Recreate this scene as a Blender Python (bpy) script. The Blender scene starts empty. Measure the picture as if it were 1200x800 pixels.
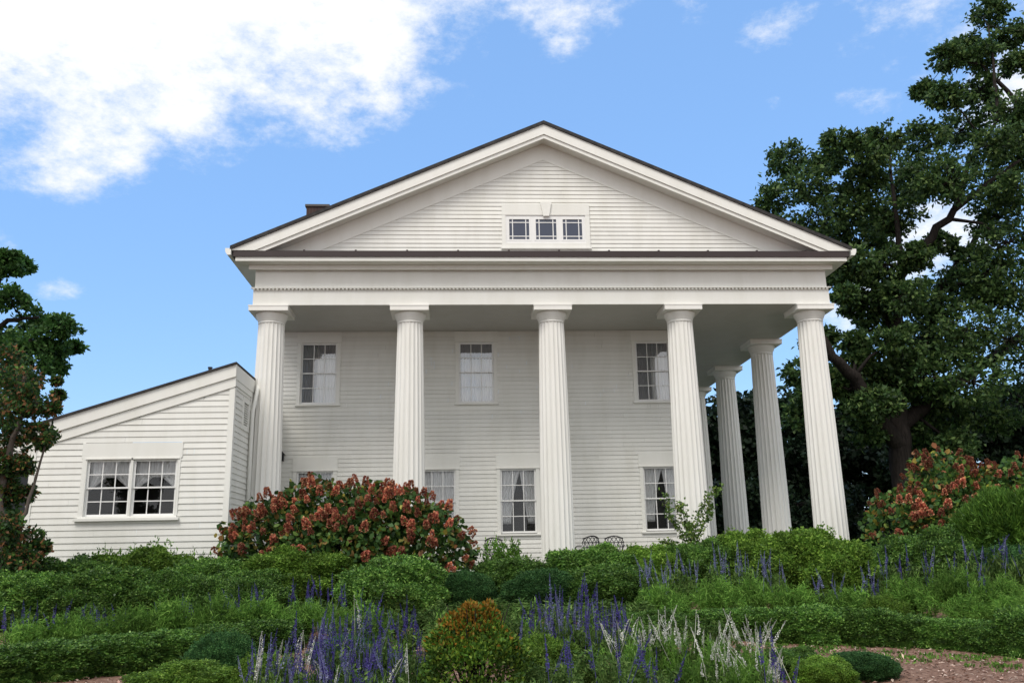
import bpy, math, random
import numpy as np
from mathutils import Vector

R = math.radians
scn = bpy.context.scene
COL = scn.collection
rng = np.random.default_rng(7)
random.seed(7)

# ------------------------------------------------------------------ camera, sky, sun, exposure
F_PX, PITCH, YAW, ROLL = 1033.4, R(13.741), R(3.529), R(-1.131)   # fitted to the photograph (1200 px wide)
FWD = np.array([math.sin(YAW) * math.cos(PITCH), math.cos(YAW) * math.cos(PITCH), math.sin(PITCH)])
_rt = np.array([math.cos(YAW), -math.sin(YAW), 0.0])
_up = np.cross(_rt, FWD)
RGT = _rt * math.cos(ROLL) + _up * math.sin(ROLL)
UPV = -_rt * math.sin(ROLL) + _up * math.cos(ROLL)

cam = bpy.data.objects.new('camera', bpy.data.cameras.new('camera'))
COL.objects.link(cam)
from mathutils import Matrix
cam.matrix_world = Matrix([[RGT[i], UPV[i], -FWD[i], 0.0] for i in range(3)] + [[0, 0, 0, 1]])
cam.data.sensor_width = 36.0
cam.data.lens = 36.0 * F_PX / 1200.0
cam.data.clip_end = 4000
scn.camera = cam

SUN_EL, SUN_AZ = R(53), R(206)            # azimuth clockwise from +Y: the sun stands behind the camera, to its left
SUN_STRENGTH, SKY_STRENGTH, EXPOSURE, BACK_FILL_CLOUD = 2.2, 0.115, 0.05, 0.35

world = bpy.data.worlds.new('World')
scn.world = world
world.use_nodes = True
nt = world.node_tree
nt.nodes.clear()
def N(tree, kind, **kw):
    n = tree.nodes.new(kind)
    for k, v in kw.items():
        setattr(n, k, v)
    return n
def math_node(tree, op, a, b=None, clamp=False):
    n = N(tree, 'ShaderNodeMath', operation=op, use_clamp=clamp)
    for i, v in enumerate((a, b)):
        if v is None: continue
        if isinstance(v, (int, float)): n.inputs[i].default_value = v
        else: tree.links.new(v, n.inputs[i])
    return n.outputs[0]
def ray(px, py):
    v = FWD + RGT * (px - 600) / F_PX + UPV * (400 - py) / F_PX
    return v / np.linalg.norm(v)
sky = N(nt, 'ShaderNodeTexSky', sky_type='NISHITA', sun_disc=False)
sky.sun_elevation, sky.sun_rotation = SUN_EL, SUN_AZ
sky.air_density, sky.dust_density, sky.ozone_density = 1.3, 0.4, 4.0
skyc = N(nt, 'ShaderNodeHueSaturation')
skyc.inputs['Saturation'].default_value = 1.12
skyc.inputs['Value'].default_value = 1.85
nt.links.new(sky.outputs[0], skyc.inputs['Color'])
haze_mix = N(nt, 'ShaderNodeMix', data_type='RGBA')          # thin even veil over the whole blue sky
haze_mix.inputs['Factor'].default_value = 0.62
nt.links.new(skyc.outputs[0], haze_mix.inputs['A']); haze_mix.inputs['B'].default_value = (2.5, 4.6, 8.6, 1)
tc = N(nt, 'ShaderNodeTexCoord')
DIR = tc.outputs['Generated']
# clouds are banks of vapour in given directions of the sky, torn up by noise
warp = N(nt, 'ShaderNodeTexNoise')
warp.inputs['Scale'].default_value = 7.0; warp.inputs['Detail'].default_value = 9.0; warp.inputs['Roughness'].default_value = 0.62
mp0 = N(nt, 'ShaderNodeMapping'); mp0.inputs['Scale'].default_value = (1.0, 1.0, 1.7)
nt.links.new(DIR, mp0.inputs[0]); nt.links.new(mp0.outputs[0], warp.inputs['Vector'])
fine = N(nt, 'ShaderNodeTexNoise')
fine.inputs['Scale'].default_value = 24.0; fine.inputs['Detail'].default_value = 8.0; fine.inputs['Roughness'].default_value = 0.68
nt.links.new(mp0.outputs[0], fine.inputs['Vector'])
nsum = math_node(nt, 'ADD', math_node(nt, 'MULTIPLY', math_node(nt, 'SUBTRACT', warp.outputs[0], 0.5), 2.6),
                 math_node(nt, 'MULTIPLY', math_node(nt, 'SUBTRACT', fine.outputs[0], 0.5), 1.9))
def cloud_bank(p0, p1, width, strength):
    """soft bank along the arc between two sky directions; width in radians"""
    a, b = ray(*p0), ray(*p1)
    mid = (a + b) / 2; mid /= np.linalg.norm(mid)
    t = b - a; half = max(np.linalg.norm(t) / 2, 1e-4); t = t / np.linalg.norm(t)
    t = t - mid * t.dot(mid); t /= np.linalg.norm(t)
    n = np.cross(mid, t)
    def dot(v):
        d = N(nt, 'ShaderNodeVectorMath', operation='DOT_PRODUCT'); d.inputs[1].default_value = tuple(v)
        nt.links.new(DIR, d.inputs[0]); return d.outputs['Value']
    u = math_node(nt, 'MULTIPLY', dot(t), 1.0 / (half + width))
    v = math_node(nt, 'MULTIPLY', dot(n), 1.0 / width)
    r2 = math_node(nt, 'ADD', math_node(nt, 'MULTIPLY', u, u), math_node(nt, 'MULTIPLY', v, v))
    # only the half of the sky the bank is in
    r2 = math_node(nt, 'ADD', r2, math_node(nt, 'MULTIPLY', math_node(nt, 'LESS_THAN', dot(mid), 0.0), 50.0))
    return math_node(nt, 'SUBTRACT', strength, r2)
banks = [((-150, -90), (300, -20), 0.145, 1.6), ((80, 165), (340, 45), 0.06, 1.1), ((330, 65), (530, -5), 0.06, 1.1), ((20, 212), (200, 165), 0.03, 0.6),
         ((-120, 40), (30, 30), 0.08, 0.8), ((-60, 270), (12, 285), 0.03, 0.25), ((30, 335), (90, 345), 0.022, 0.12),
         ((600, 10), (740, 10), 0.05, 0.45), ((630, 65), (690, 45), 0.03, 0.35), ((790, 0), (820, 25), 0.03, 0.05),
         ((880, 40), (950, 15), 0.032, 0.25), ((985, 120), (1060, 125), 0.024, 0.35), ((900, 122), (912, 122), 0.012, 0.2),
         ((1070, 285), (1130, 265), 0.045, 0.9), ((1180, 120), (1260, 60), 0.06, 0.9), ((980, 370), (1010, 350), 0.04, 0.6),
         ((1400, -350), (2200, 100), 0.35, 0.9), ((-1300, -300), (-700, 100), 0.25, 0.8)]
best = None
for b in banks:
    o = cloud_bank(*b)
    best = o if best is None else math_node(nt, 'MAXIMUM', best, o)
sepd = N(nt, 'ShaderNodeSeparateXYZ'); nt.links.new(DIR, sepd.inputs[0])
# unseen cloud added behind the camera to whiten and brighten the fill light
back = math_node(nt, 'SUBTRACT', BACK_FILL_CLOUD, math_node(nt, 'MULTIPLY', sepd.outputs['Y'], 2.5))
best = math_node(nt, 'MAXIMUM', math_node(nt, 'MAXIMUM', best, -1.0), math_node(nt, 'MINIMUM', back, 1.2))
dens = math_node(nt, 'ADD', best, nsum)
ss = N(nt, 'ShaderNodeMapRange', interpolation_type='SMOOTHSTEP')
ss.inputs['From Min'].default_value = -0.15; ss.inputs['From Max'].default_value = 1.15
nt.links.new(dens, ss.inputs['Value'])
ccol = N(nt, 'ShaderNodeMix', data_type='RGBA')
ccol.inputs['A'].default_value = (8.2, 8.6, 9.2, 1); ccol.inputs['B'].default_value = (9.6, 9.4, 9.1, 1)
nt.links.new(warp.outputs[0], ccol.inputs['Factor'])
mixc = N(nt, 'ShaderNodeMix', data_type='RGBA')
nt.links.new(ss.outputs[0], mixc.inputs['Factor'])
nt.links.new(haze_mix.outputs['Result'], mixc.inputs['A']); nt.links.new(ccol.outputs['Result'], mixc.inputs['B'])
bg = N(nt, 'ShaderNodeBackground'); bg.inputs['Strength'].default_value = SKY_STRENGTH
nt.links.new(mixc.outputs['Result'], bg.inputs['Color'])
wo = N(nt, 'ShaderNodeOutputWorld'); nt.links.new(bg.outputs[0], wo.inputs[0])

sun = bpy.data.objects.new('sun', bpy.data.lights.new('sun', 'SUN'))
COL.objects.link(sun)
sun.data.energy = SUN_STRENGTH
sun.data.angle = R(26)                    # the sun is veiled by the white cloud bank: no hard shadows in the photograph
sun.data.color = (1.0, 0.945, 0.865)
sd = Vector((math.sin(SUN_AZ) * math.cos(SUN_EL), math.cos(SUN_AZ) * math.cos(SUN_EL), math.sin(SUN_EL)))
sun.rotation_euler = sd.to_track_quat('Z', 'Y').to_euler()
scn.view_settings.view_transform = 'Standard'
scn.view_settings.look = 'None'
scn.view_settings.exposure = EXPOSURE
scn.view_settings.gamma = 1.0
scn.view_settings.use_curve_mapping = False

# ------------------------------------------------------------------ helpers
def at(px, py, Y):
    v = FWD + RGT * (px - 600) / F_PX + UPV * (400 - py) / F_PX
    return v * (Y / v[1])
def px_size(px, py, Y):
    return float(at(px, py, Y) @ FWD) / F_PX

class MB:
    """collects shapes into one mesh"""
    def __init__(s): s.v = []; s.f = []
    def add(s, verts, faces):
        o = len(s.v); s.v += [tuple(map(float, p)) for p in verts]; s.f += [tuple(i + o for i in f) for f in faces]
    def box(s, x0, x1, y0, y1, z0, z1):
        s.add([(x0, y0, z0), (x1, y0, z0), (x1, y1, z0), (x0, y1, z0), (x0, y0, z1), (x1, y0, z1), (x1, y1, z1), (x0, y1, z1)],
              [(0, 3, 2, 1), (4, 5, 6, 7), (0, 1, 5, 4), (1, 2, 6, 5), (2, 3, 7, 6), (3, 0, 4, 7)])
    def prism(s, poly, y0, y1):
        """polygon in x,z (counter-clockwise seen from -y) extruded from y0 to y1"""
        n = len(poly)
        s.add([(x, y0, z) for x, z in poly] + [(x, y1, z) for x, z in poly],
              [tuple(range(n)), tuple(range(2 * n - 1, n - 1, -1))] + [(i, i + n, (i + 1) % n + n, (i + 1) % n) for i in range(n)])
    def tube(s, pts, rads, sides=6, cap=True):
        pts = [np.array(p, float) for p in pts]; n = len(pts)
        vs = []; prev = None
        for i, p in enumerate(pts):
            t = pts[min(i + 1, n - 1)] - pts[max(i - 1, 0)]; t = t / (np.linalg.norm(t) + 1e-9)
            if prev is None:
                a = np.cross(t, (0, 0, 1.0) if abs(t[2]) < .9 else (1.0, 0, 0))
            else:
                a = prev - t * prev.dot(t)
            a = a / (np.linalg.norm(a) + 1e-9); prev = a; b = np.cross(t, a)
            for k in range(sides):
                an = 2 * math.pi * k / sides
                vs.append(p + (a * math.cos(an) + b * math.sin(an)) * rads[i])
        fs = [(i * sides + k, i * sides + (k + 1) % sides, (i + 1) * sides + (k + 1) % sides, (i + 1) * sides + k)
              for i in range(n - 1) for k in range(sides)]
        if cap: fs += [tuple(range(sides))[::-1], tuple(range((n - 1) * sides, n * sides))]
        s.add(vs, fs)
    def lathe(s, prof, c=(0, 0), sides=48):
        """profile of (radius, z)"""
        vs = [(c[0] + r * math.cos(2 * math.pi * k / sides), c[1] + r * math.sin(2 * math.pi * k / sides), z) for r, z in prof for k in range(sides)]
        s.add(vs, [(i * sides + k, i * sides + (k + 1) % sides, (i + 1) * sides + (k + 1) % sides, (i + 1) * sides + k)
                   for i in range(len(prof) - 1) for k in range(sides)] + [tuple(range(sides))[::-1], tuple(range((len(prof) - 1) * sides, len(prof) * sides))])
    def mesh(s, name, mat, smooth=False):
        me = bpy.data.meshes.new(name); me.from_pydata(s.v, [], s.f); me.update()
        if smooth: me.polygons.foreach_set('use_smooth', [True] * len(me.polygons))
        me.materials.append(mat); return me
    def build(s, name, mat, parent=None, smooth=False, bevel=0):
        o = link(name, s.mesh(name, mat, smooth), parent)
        if bevel:
            m = o.modifiers.new('bevel', 'BEVEL'); m.width = bevel; m.segments = 2; m.limit_method = 'ANGLE'
        return o
def link(name, data, parent=None, loc=None, rot=None, scale=None):
    o = bpy.data.objects.new(name, data); COL.objects.link(o)
    if parent: o.parent = parent
    if loc is not None: o.location = tuple(map(float, loc))
    if rot is not None: o.rotation_euler = rot
    if scale is not None: o.scale = tuple(map(float, scale))
    return o
def thing(name, label, cat, loc=(0, 0, 0), group=None, data=None, rot=None, scale=None):
    o = link(name, data, None, loc, rot, scale)
    o['label'] = label; o['category'] = cat
    if group: o['group'] = group
    return o
def part(name, mesh, parent, loc, rot=None, scale=None):
    """a part given in world space under a thing that is only translated"""
    return link(name, mesh, parent, np.array(loc, float) - np.array(parent.location), rot, scale)

def quads_mesh(name, V, mat, k=4):
    """V (n*k,3): n separate faces of k corners"""
    n = len(V) // k
    me = bpy.data.meshes.new(name)
    me.vertices.add(n * k); me.vertices.foreach_set('co', np.ascontiguousarray(V, np.float32).ravel())
    me.loops.add(n * k); me.loops.foreach_set('vertex_index', np.arange(n * k, dtype=np.int32))
    me.polygons.add(n); me.polygons.foreach_set('loop_start', np.arange(0, n * k, k, dtype=np.int32))
    try: me.polygons.foreach_set('loop_total', np.full(n, k, np.int32))
    except Exception: pass
    me.update(calc_edges=True); me.materials.append(mat)
    return me
def unit(a): return a / (np.linalg.norm(a, axis=-1, keepdims=True) + 1e-9)
def leaf_verts(P, D, L, W, r=rng, lobed=False, roll=None):
    """diamond (4) or lobed (6) leaves from base points P along D"""
    n = len(P); D = unit(D)
    S = unit(np.cross(D, r.normal(size=(n, 3)))) if roll is None else unit(np.cross(D, roll))
    Nn = np.cross(S, D)
    L = np.broadcast_to(L, n)[:, None]; W = np.broadcast_to(W, n)[:, None]
    bend = Nn * L * 0.12
    if not lobed:
        return np.stack([P, P + D * L * .5 + S * W * .5 + bend, P + D * L, P + D * L * .5 - S * W * .5 + bend], 1).reshape(-1, 3)
    return np.stack([P, P + D * L * .3 + S * W * .42 + bend, P + D * L * .68 + S * W * .5 + bend, P + D * L,
                     P + D * L * .68 - S * W * .5 + bend, P + D * L * .3 - S * W * .42 + bend], 1).reshape(-1, 3)

# ------------------------------------------------------------------ materials
def mat(name, base=(.8, .8, .8), rough=.6, spec=.3, metal=0.0):
    m = bpy.data.materials.new(name); m.use_nodes = True
    b = m.node_tree.nodes['Principled BSDF']
    b.inputs['Base Color'].default_value = (*base, 1); b.inputs['Roughness'].default_value = rough
    b.inputs['Specular IOR Level'].default_value = spec; b.inputs['Metallic'].default_value = metal
    return m, m.node_tree, b
def ramp(t, fac, stops):
    r = N(t, 'ShaderNodeValToRGB'); e = r.color_ramp.elements
    while len(e) < len(stops): e.new(0.5)
    for i, (p, c) in enumerate(stops): e[i].position = p; e[i].color = (*c, 1)
    t.links.new(fac, r.inputs[0]); return r.outputs[0]
def noise(t, scale, detail=4, rough=.55, stretch=None, coord='Object'):
    c = N(t, 'ShaderNodeTexCoord'); n = N(t, 'ShaderNodeTexNoise')
    n.inputs['Scale'].default_value = scale; n.inputs['Detail'].default_value = detail; n.inputs['Roughness'].default_value = rough
    if stretch:
        mp = N(t, 'ShaderNodeMapping'); mp.inputs['Scale'].default_value = stretch
        t.links.new(c.outputs[coord], mp.inputs[0]); t.links.new(mp.outputs[0], n.inputs['Vector'])
    else: t.links.new(c.outputs[coord], n.inputs['Vector'])
    return n.outputs[0]
def bump(t, b, h, strength=.2, dist=.01):
    n = N(t, 'ShaderNodeBump'); n.inputs['Strength'].default_value = strength; n.inputs['Distance'].default_value = dist
    t.links.new(h, n.inputs['Height']); t.links.new(n.outputs[0], b.inputs['Normal'])
def paint(name, base, island=0.0, dirt=.10, rough=.5, bmp=.12):
    m, t, b = mat(name, base, rough, .35)
    d = tuple(c * k for c, k in zip(base, (.80, .79, .74)))
    streak = noise(t, 1.4, 6, .6, (1.6, 1.6, .35))
    c = ramp(t, streak, [(.30, d), (.58, base)])
    mx = N(t, 'ShaderNodeMix', data_type='RGBA'); mx.inputs['Factor'].default_value = dirt * 4
    mx.inputs['A'].default_value = (*base, 1); t.links.new(c, mx.inputs['B']); out = mx.outputs['Result']
    if island:
        g = N(t, 'ShaderNodeNewGeometry')
        v = N(t, 'ShaderNodeMapRange'); v.inputs['To Min'].default_value = 1 - island; v.inputs['To Max'].default_value = 1.0
        t.links.new(g.outputs['Random Per Island'], v.inputs['Value'])
        h = N(t, 'ShaderNodeHueSaturation'); t.links.new(out, h.inputs['Color']); t.links.new(v.outputs[0], h.inputs['Value']); out = h.outputs[0]
    t.links.new(out, b.inputs['Base Color'])
    if bmp: bump(t, b, noise(t, 40, 4, .6), bmp, .004)
    return m
WHITE = (.785, .782, .742)
M_trim = paint('white_trim_paint', WHITE, 0, .08)
M_siding = paint('white_clapboard_paint', (.78, .777, .738), .075, .11)
M_column = paint('white_column_paint', (.795, .785, .75), 0, .09, .5, 0)
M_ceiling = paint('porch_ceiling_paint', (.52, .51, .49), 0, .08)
M_sash = paint('window_sash_paint', (.80, .80, .79), 0, .02, .4)
M_brown = paint('dark_brown_metal', (.040, .027, .027), 0, .1, .45)
M_roof, t, b = mat('asphalt_shingle', (.035, .033, .034), .85)
t.links.new(ramp(t, noise(t, 9, 5), [(.3, (.022, .021, .023)), (.7, (.055, .052, .05))]), b.inputs['Base Color'])
M_brick, t, b = mat('dark_chimney_brick', (.08, .04, .035), .85)
bk = N(t, 'ShaderNodeTexBrick'); bk.inputs['Scale'].default_value = 4
bk.inputs['Color1'].default_value = (.06, .035, .032, 1); bk.inputs['Color2'].default_value = (.04, .028, .028, 1); bk.inputs['Mortar'].default_value = (.10, .09, .085, 1)
t.links.new(bk.outputs[0], b.inputs['Base Color'])
M_iron, _, _ = mat('black_iron', (.012, .012, .016), .4, .5)
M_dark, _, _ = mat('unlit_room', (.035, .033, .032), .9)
M_screen, _, _ = mat('dark_screen', (.02, .024, .028), .7)
M_cloth, t, b = mat('curtain_cloth', (.72, .71, .70), .9, .1)
t.links.new(ramp(t, noise(t, 6, 4, .5, (8, 1, .6)), [(.3, (.70, .70, .70)), (.7, (.86, .86, .85))]), b.inputs['Base Color'])
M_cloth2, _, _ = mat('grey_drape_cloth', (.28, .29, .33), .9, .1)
M_concrete, t, b = mat('porch_slab', (.17, .165, .15), .85)

M_glass = bpy.data.materials.new('window_glass'); M_glass.use_nodes = True
t = M_glass.node_tree; t.nodes.clear()
tr = N(t, 'ShaderNodeBsdfTransparent'); tr.inputs[0].default_value = (.96, .97, .98, 1)
gl = N(t, 'ShaderNodeBsdfGlossy'); gl.inputs['Roughness'].default_value = .02
fr = N(t, 'ShaderNodeLayerWeight'); fr.inputs['Blend'].default_value = .35
mr = N(t, 'ShaderNodeMapRange'); mr.inputs['To Min'].default_value = .035; mr.inputs['To Max'].default_value = .8
t.links.new(fr.outputs['Fresnel'], mr.inputs['Value'])
bn = N(t, 'ShaderNodeBump'); bn.inputs['Strength'].default_value = .05; bn.inputs['Distance'].default_value = .02
t.links.new(noise(t, 2.2, 2), bn.inputs['Height']); t.links.new(bn.outputs[0], gl.inputs['Normal'])
ms = N(t, 'ShaderNodeMixShader'); t.links.new(mr.outputs[0], ms.inputs[0]); t.links.new(tr.outputs[0], ms.inputs[1]); t.links.new(gl.outputs[0], ms.inputs[2])
ot = N(t, 'ShaderNodeOutputMaterial'); t.links.new(ms.outputs[0], ot.inputs[0])
M_glassup = M_glass.copy(); M_glassup.name = 'boosted_reflection_glass'
M_glassup.node_tree.nodes['Map Range'].inputs['To Min'].default_value = .24  # reflectance raised beyond plain glass so the upper panes look brighter
M_glass2, t, b = mat('attic_glass', (.03, .04, .075), .06, .8)

def leafmat(name, stops, transl=.22, rough=.5, objvar=.25, spec=.25, patch=.38):
    m, t, b = mat(name, stops[0][1], rough, spec)
    g = N(t, 'ShaderNodeNewGeometry'); oi = N(t, 'ShaderNodeObjectInfo')
    c = ramp(t, g.outputs['Random Per Island'], stops)
    h = N(t, 'ShaderNodeHueSaturation')
    v = N(t, 'ShaderNodeMapRange'); v.inputs['To Min'].default_value = 1 - objvar; v.inputs['To Max'].default_value = 1 + objvar
    t.links.new(oi.outputs['Random'], v.inputs['Value']); pn = N(t, 'ShaderNodeMapRange'); pn.inputs['From Min'].default_value = .33; pn.inputs['From Max'].default_value = .67
    pn.inputs['To Min'].default_value = 1 - patch; pn.inputs['To Max'].default_value = 1 + patch * 1.25
    t.links.new(noise(t, 3.2, 3, .6), pn.inputs['Value'])
    t.links.new(math_node(t, 'MULTIPLY', v.outputs[0], pn.outputs[0]), h.inputs['Value']); t.links.new(c, h.inputs['Color'])
    t.links.new(h.outputs[0], b.inputs['Base Color'])
    if transl:
        tl = N(t, 'ShaderNodeBsdfTranslucent'); t.links.new(h.outputs[0], tl.inputs[0])
        mx = N(t, 'ShaderNodeMixShader'); mx.inputs[0].default_value = transl
        t.links.new(b.outputs[0], mx.inputs[1]); t.links.new(tl.outputs[0], mx.inputs[2])
        t.links.new(mx.outputs[0], t.nodes['Material Output'].inputs[0])
    return m
L_box = leafmat('boxwood_leaf', [(0, (.028, .072, .016)), (.45, (.080, .178, .032)), (.8, (.150, .285, .050)), (1, (.27, .42, .10))], .30, rough=.42, spec=.3)
L_boxlight = leafmat('young_boxwood_leaf', [(0, (.050, .115, .016)), (.5, (.125, .235, .032)), (1, (.24, .37, .06))], .32, spec=.2)
L_blue = leafmat('blue_green_leaf', [(0, (.026, .075, .026)), (.6, (.058, .150, .044)), (1, (.11, .22, .065))], .30, spec=.15)
L_yew = leafmat('yew_leaf', [(0, (.035, .09, .014)), (.5, (.085, .18, .026)), (1, (.15, .27, .04))], .3)
L_fern = leafmat('feathery_leaf', [(0, (.055, .135, .020)), (.5, (.115, .24, .038)), (1, (.21, .36, .07))], .38, spec=.08)
L_salvia = leafmat('salvia_leaf', [(0, (.05, .105, .026)), (.5, (.10, .185, .042)), (1, (.19, .28, .08))], .33, spec=.1)
L_gold = leafmat('gold_tipped_leaf', [(0, (.025, .07, .012)), (.5, (.08, .17, .02)), (1, (.20, .28, .035))])
L_goldtip = leafmat('orange_new_leaf', [(0, (.16, .12, .015)), (.5, (.34, .15, .018)), (1, (.42, .25, .04))])
L_oak = leafmat('oak_leaf', [(0, (.018, .042, .014)), (.5, (.042, .085, .024)), (.85, (.085, .145, .040)), (1, (.16, .23, .07))], .35)
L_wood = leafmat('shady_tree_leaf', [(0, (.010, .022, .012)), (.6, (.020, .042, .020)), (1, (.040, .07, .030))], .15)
L_far = leafmat('maple_leaf', [(0, (.02, .055, .014)), (.6, (.042, .10, .022)), (1, (.085, .16, .04))], .35)
L_rust = leafmat('rusty_tree_leaf', [(0, (.018, .045, .018)), (.5, (.050, .115, .032)), (.80, (.12, .22, .04)), (.86, (.22, .10, .045)), (1, (.38, .18, .08))], .38)
L_hyd = leafmat('hydrangea_leaf', [(0, (.024, .065, .018)), (.55, (.065, .14, .030)), (.80, (.13, .22, .04)), (.9, (.24, .09, .04)), (1, (.32, .34, .05))])
L_bloom = leafmat('hydrangea_bloom', [(0, (.20, .045, .035)), (.35, (.42, .115, .085)), (.70, (.56, .22, .12)), (1, (.68, .44, .24))], .2, objvar=.5, spec=.1)
L_vine = leafmat('young_shrub_leaf', [(0, (.05, .11, .02)), (.6, (.11, .19, .04)), (1, (.20, .24, .05))])
P_purple = leafmat('violet_floret', [(0, (.030, .022, .13)), (.5, (.055, .042, .21)), (1, (.11, .09, .30))], .1)
P_pale = leafmat('lavender_floret', [(0, (.09, .10, .24)), (.5, (.16, .17, .32)), (1, (.26, .27, .40))], .1)
P_white = leafmat('white_floret', [(0, (.42, .43, .36)), (.5, (.62, .62, .55)), (1, (.80, .79, .74))], .1)
M_bark, t, b = mat('bark', (.05, .04, .035), .9, .1)
nb = noise(t, 7, 6, .65, (2, 2, .35))
t.links.new(ramp(t, nb, [(.3, (.013, .011, .010)), (.7, (.045, .037, .033))]), b.inputs['Base Color']); bump(t, b, nb, .6, .05)
M_palebark, t, b = mat('pale_bark', (.12, .10, .085), .8, .1)
M_stem, t, b = mat('green_stem', (.06, .10, .03), .7, .2)
M_grass, t, b = mat('ground', (.06, .05, .03), .95, .1)
g1 = noise(t, .8, 6, .6); g2 = noise(t, 18, 6, .7)
mul = ramp(t, g2, [(.28, (.07, .042, .028)), (.5, (.24, .14, .10)), (.72, (.38, .26, .19))])
grs = ramp(t, g1, [(.3, (.025, .05, .012)), (.7, (.05, .085, .02))])
tc2 = N(t, 'ShaderNodeTexCoord'); sp = N(t, 'ShaderNodeSeparateXYZ'); t.links.new(tc2.outputs['Object'], sp.inputs[0])
fy = N(t, 'ShaderNodeMapRange'); fy.inputs['From Min'].default_value = 17; fy.inputs['From Max'].default_value = 19; t.links.new(sp.outputs['Y'], fy.inputs['Value'])
mg = N(t, 'ShaderNodeMix', data_type='RGBA'); t.links.new(fy.outputs[0], mg.inputs['Factor']); t.links.new(mul, mg.inputs['A']); t.links.new(grs, mg.inputs['B'])
t.links.new(mg.outputs['Result'], b.inputs['Base Color']); bump(t, b, g2, .8, .03)
M_chip = leafmat('bark_chip', [(0, (.09, .052, .036)), (.5, (.33, .20, .15)), (1, (.58, .46, .37))], 0, .9)

# ------------------------------------------------------------------ ground
GY = [-60, 8, 10, 13.5, 16, 18.5, 20, 22, 700]
GZ = [-1.7, -1.6, -1.48, -1.36, -1.12, -.82, -.60, -.5, -.5]
def gz(x, y): return float(np.interp(y, GY, GZ)) + .035 * math.sin(x * 1.3 + y * .7) * (1 if y < 22 else 0)
xs = sorted(set(list(np.linspace(-14, 18, 65)) + [-700, -300, -100, -40, -22, 26, 45, 100, 300, 700]))
ys = sorted(set(list(np.linspace(4, 24, 41)) + [-60, -20, -5, 30, 45, 80, 150, 300, 700]))
g = MB()
g.add([(x, y, gz(x, y)) for y in ys for x in xs],
      [(j * len(xs) + i, j * len(xs) + i + 1, (j + 1) * len(xs) + i + 1, (j + 1) * len(xs) + i) for j in range(len(ys) - 1) for i in range(len(xs) - 1)])
o = g.build('ground', M_grass, smooth=True); o['kind'] = 'structure'

# ------------------------------------------------------------------ walls of lapped boards
def siding(p0, u, n, z0, z1, step, outline, holes, name, material, parent, seed=1):
    """boards on the vertical plane through p0 along u (normal n); outline(z)->(s0,s1)"""
    r = random.Random(seed); m = MB()
    p0 = np.array(p0, float); u = np.array(u, float); n = np.array(n, float); Z = np.array((0, 0, 1.0))
    P = lambda s, z, off: p0 + u * s + n * off + Z * z
    rows = int(math.ceil((z1 - z0) / step))
    for k in range(rows):
        a = z0 + k * step; bz = min(a + step, z1)
        lo, hi = outline(a), outline(bz)
        joints = [r.uniform(lo[0], lo[1]) for _ in range(int((lo[1] - lo[0]) / 4) + (r.random() < .5))]
        cuts = sorted({a, bz} | {z for h in holes for z in h[2:] if a + .004 < z < bz - .004})
        jig = r.uniform(-.002, .002)
        for c0, c1 in zip(cuts[:-1], cuts[1:]):
            mid = (c0 + c1) / 2
            segs = [(lo[0], lo[1])]
            for h in holes:
                if h[2] < mid < h[3]:
                    segs = [q for s0, s1 in segs for q in ((s0, min(s1, h[0])), (max(s0, h[1]), s1)) if q[1] - q[0] > .004]
            for j in joints: segs = [q for s0, s1 in segs for q in (((s0, j - .001), (j + .001, s1)) if s0 + .05 < j < s1 - .05 else ((s0, s1),))]
            of = lambda z: .021 - .018 * (z - a) / step + jig
            for s0, s1 in segs:
                l1, r1 = outline(c1); t0 = max(s0, l1) if s0 <= lo[0] + 1e-6 else s0; t1 = min(s1, r1) if s1 >= lo[1] - 1e-6 else s1
                if t1 < t0: t0 = t1 = (t0 + t1) / 2
                m.add([P(s0, c0, 0), P(s1, c0, 0), P(s1, c0, of(c0)), P(s0, c0, of(c0)), P(t1, c1, of(c1)), P(t0, c1, of(c1))],
                      [(0, 3, 2, 1), (3, 5, 4, 2)] if np.dot(np.cross(u, n), Z) < 0 else [(0, 1, 2, 3), (3, 2, 4, 5)])
    return m.build(name, material, parent)

def frame_box(m, p0, u, n, s0, s1, z0, z1, o0, o1):
    """box on a wall plane: s along u, z up, offset o0..o1 along the normal"""
    p0 = np.array(p0, float); u = np.array(u, float); n = np.array(n, float); Z = np.array((0, 0, 1.0))
    c = [p0 + u * s + n * o + Z * z for z in (z0, z1) for s, o in ((s0, o1), (s1, o1), (s1, o0), (s0, o0))]
    m.add(c, [(0, 3, 2, 1), (4, 5, 6, 7), (0, 1, 5, 4), (1, 2, 6, 5), (2, 3, 7, 6), (3, 0, 4, 7)])

def curtain_mesh(P, s0, s1, z0, z1, left, right, folds, depth=.03):
    """cloth between two edge curves left(t), right(t) given as fractions of the width, t from top 0 to bottom 1"""
    m = MB(); nu, nv = max(int(folds * 6), 8), 14; w = s1 - s0
    vs = []
    for j in range(nv + 1):
        tt = j / nv; a, b = left(tt), right(tt)
        for i in range(nu + 1):
            f = i / nu
            vs.append(P(s0 + w * (a + (b - a) * f), z1 + (z0 - z1) * tt, -.115 - depth * math.sin(f * folds * 2 * math.pi + .6 * math.sin(3 * tt))))
    m.add(vs, [(j * (nu + 1) + i, (j + 1) * (nu + 1) + i, (j + 1) * (nu + 1) + i + 1, j * (nu + 1) + i + 1) for j in range(nv) for i in range(nu)])
    return m

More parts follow.
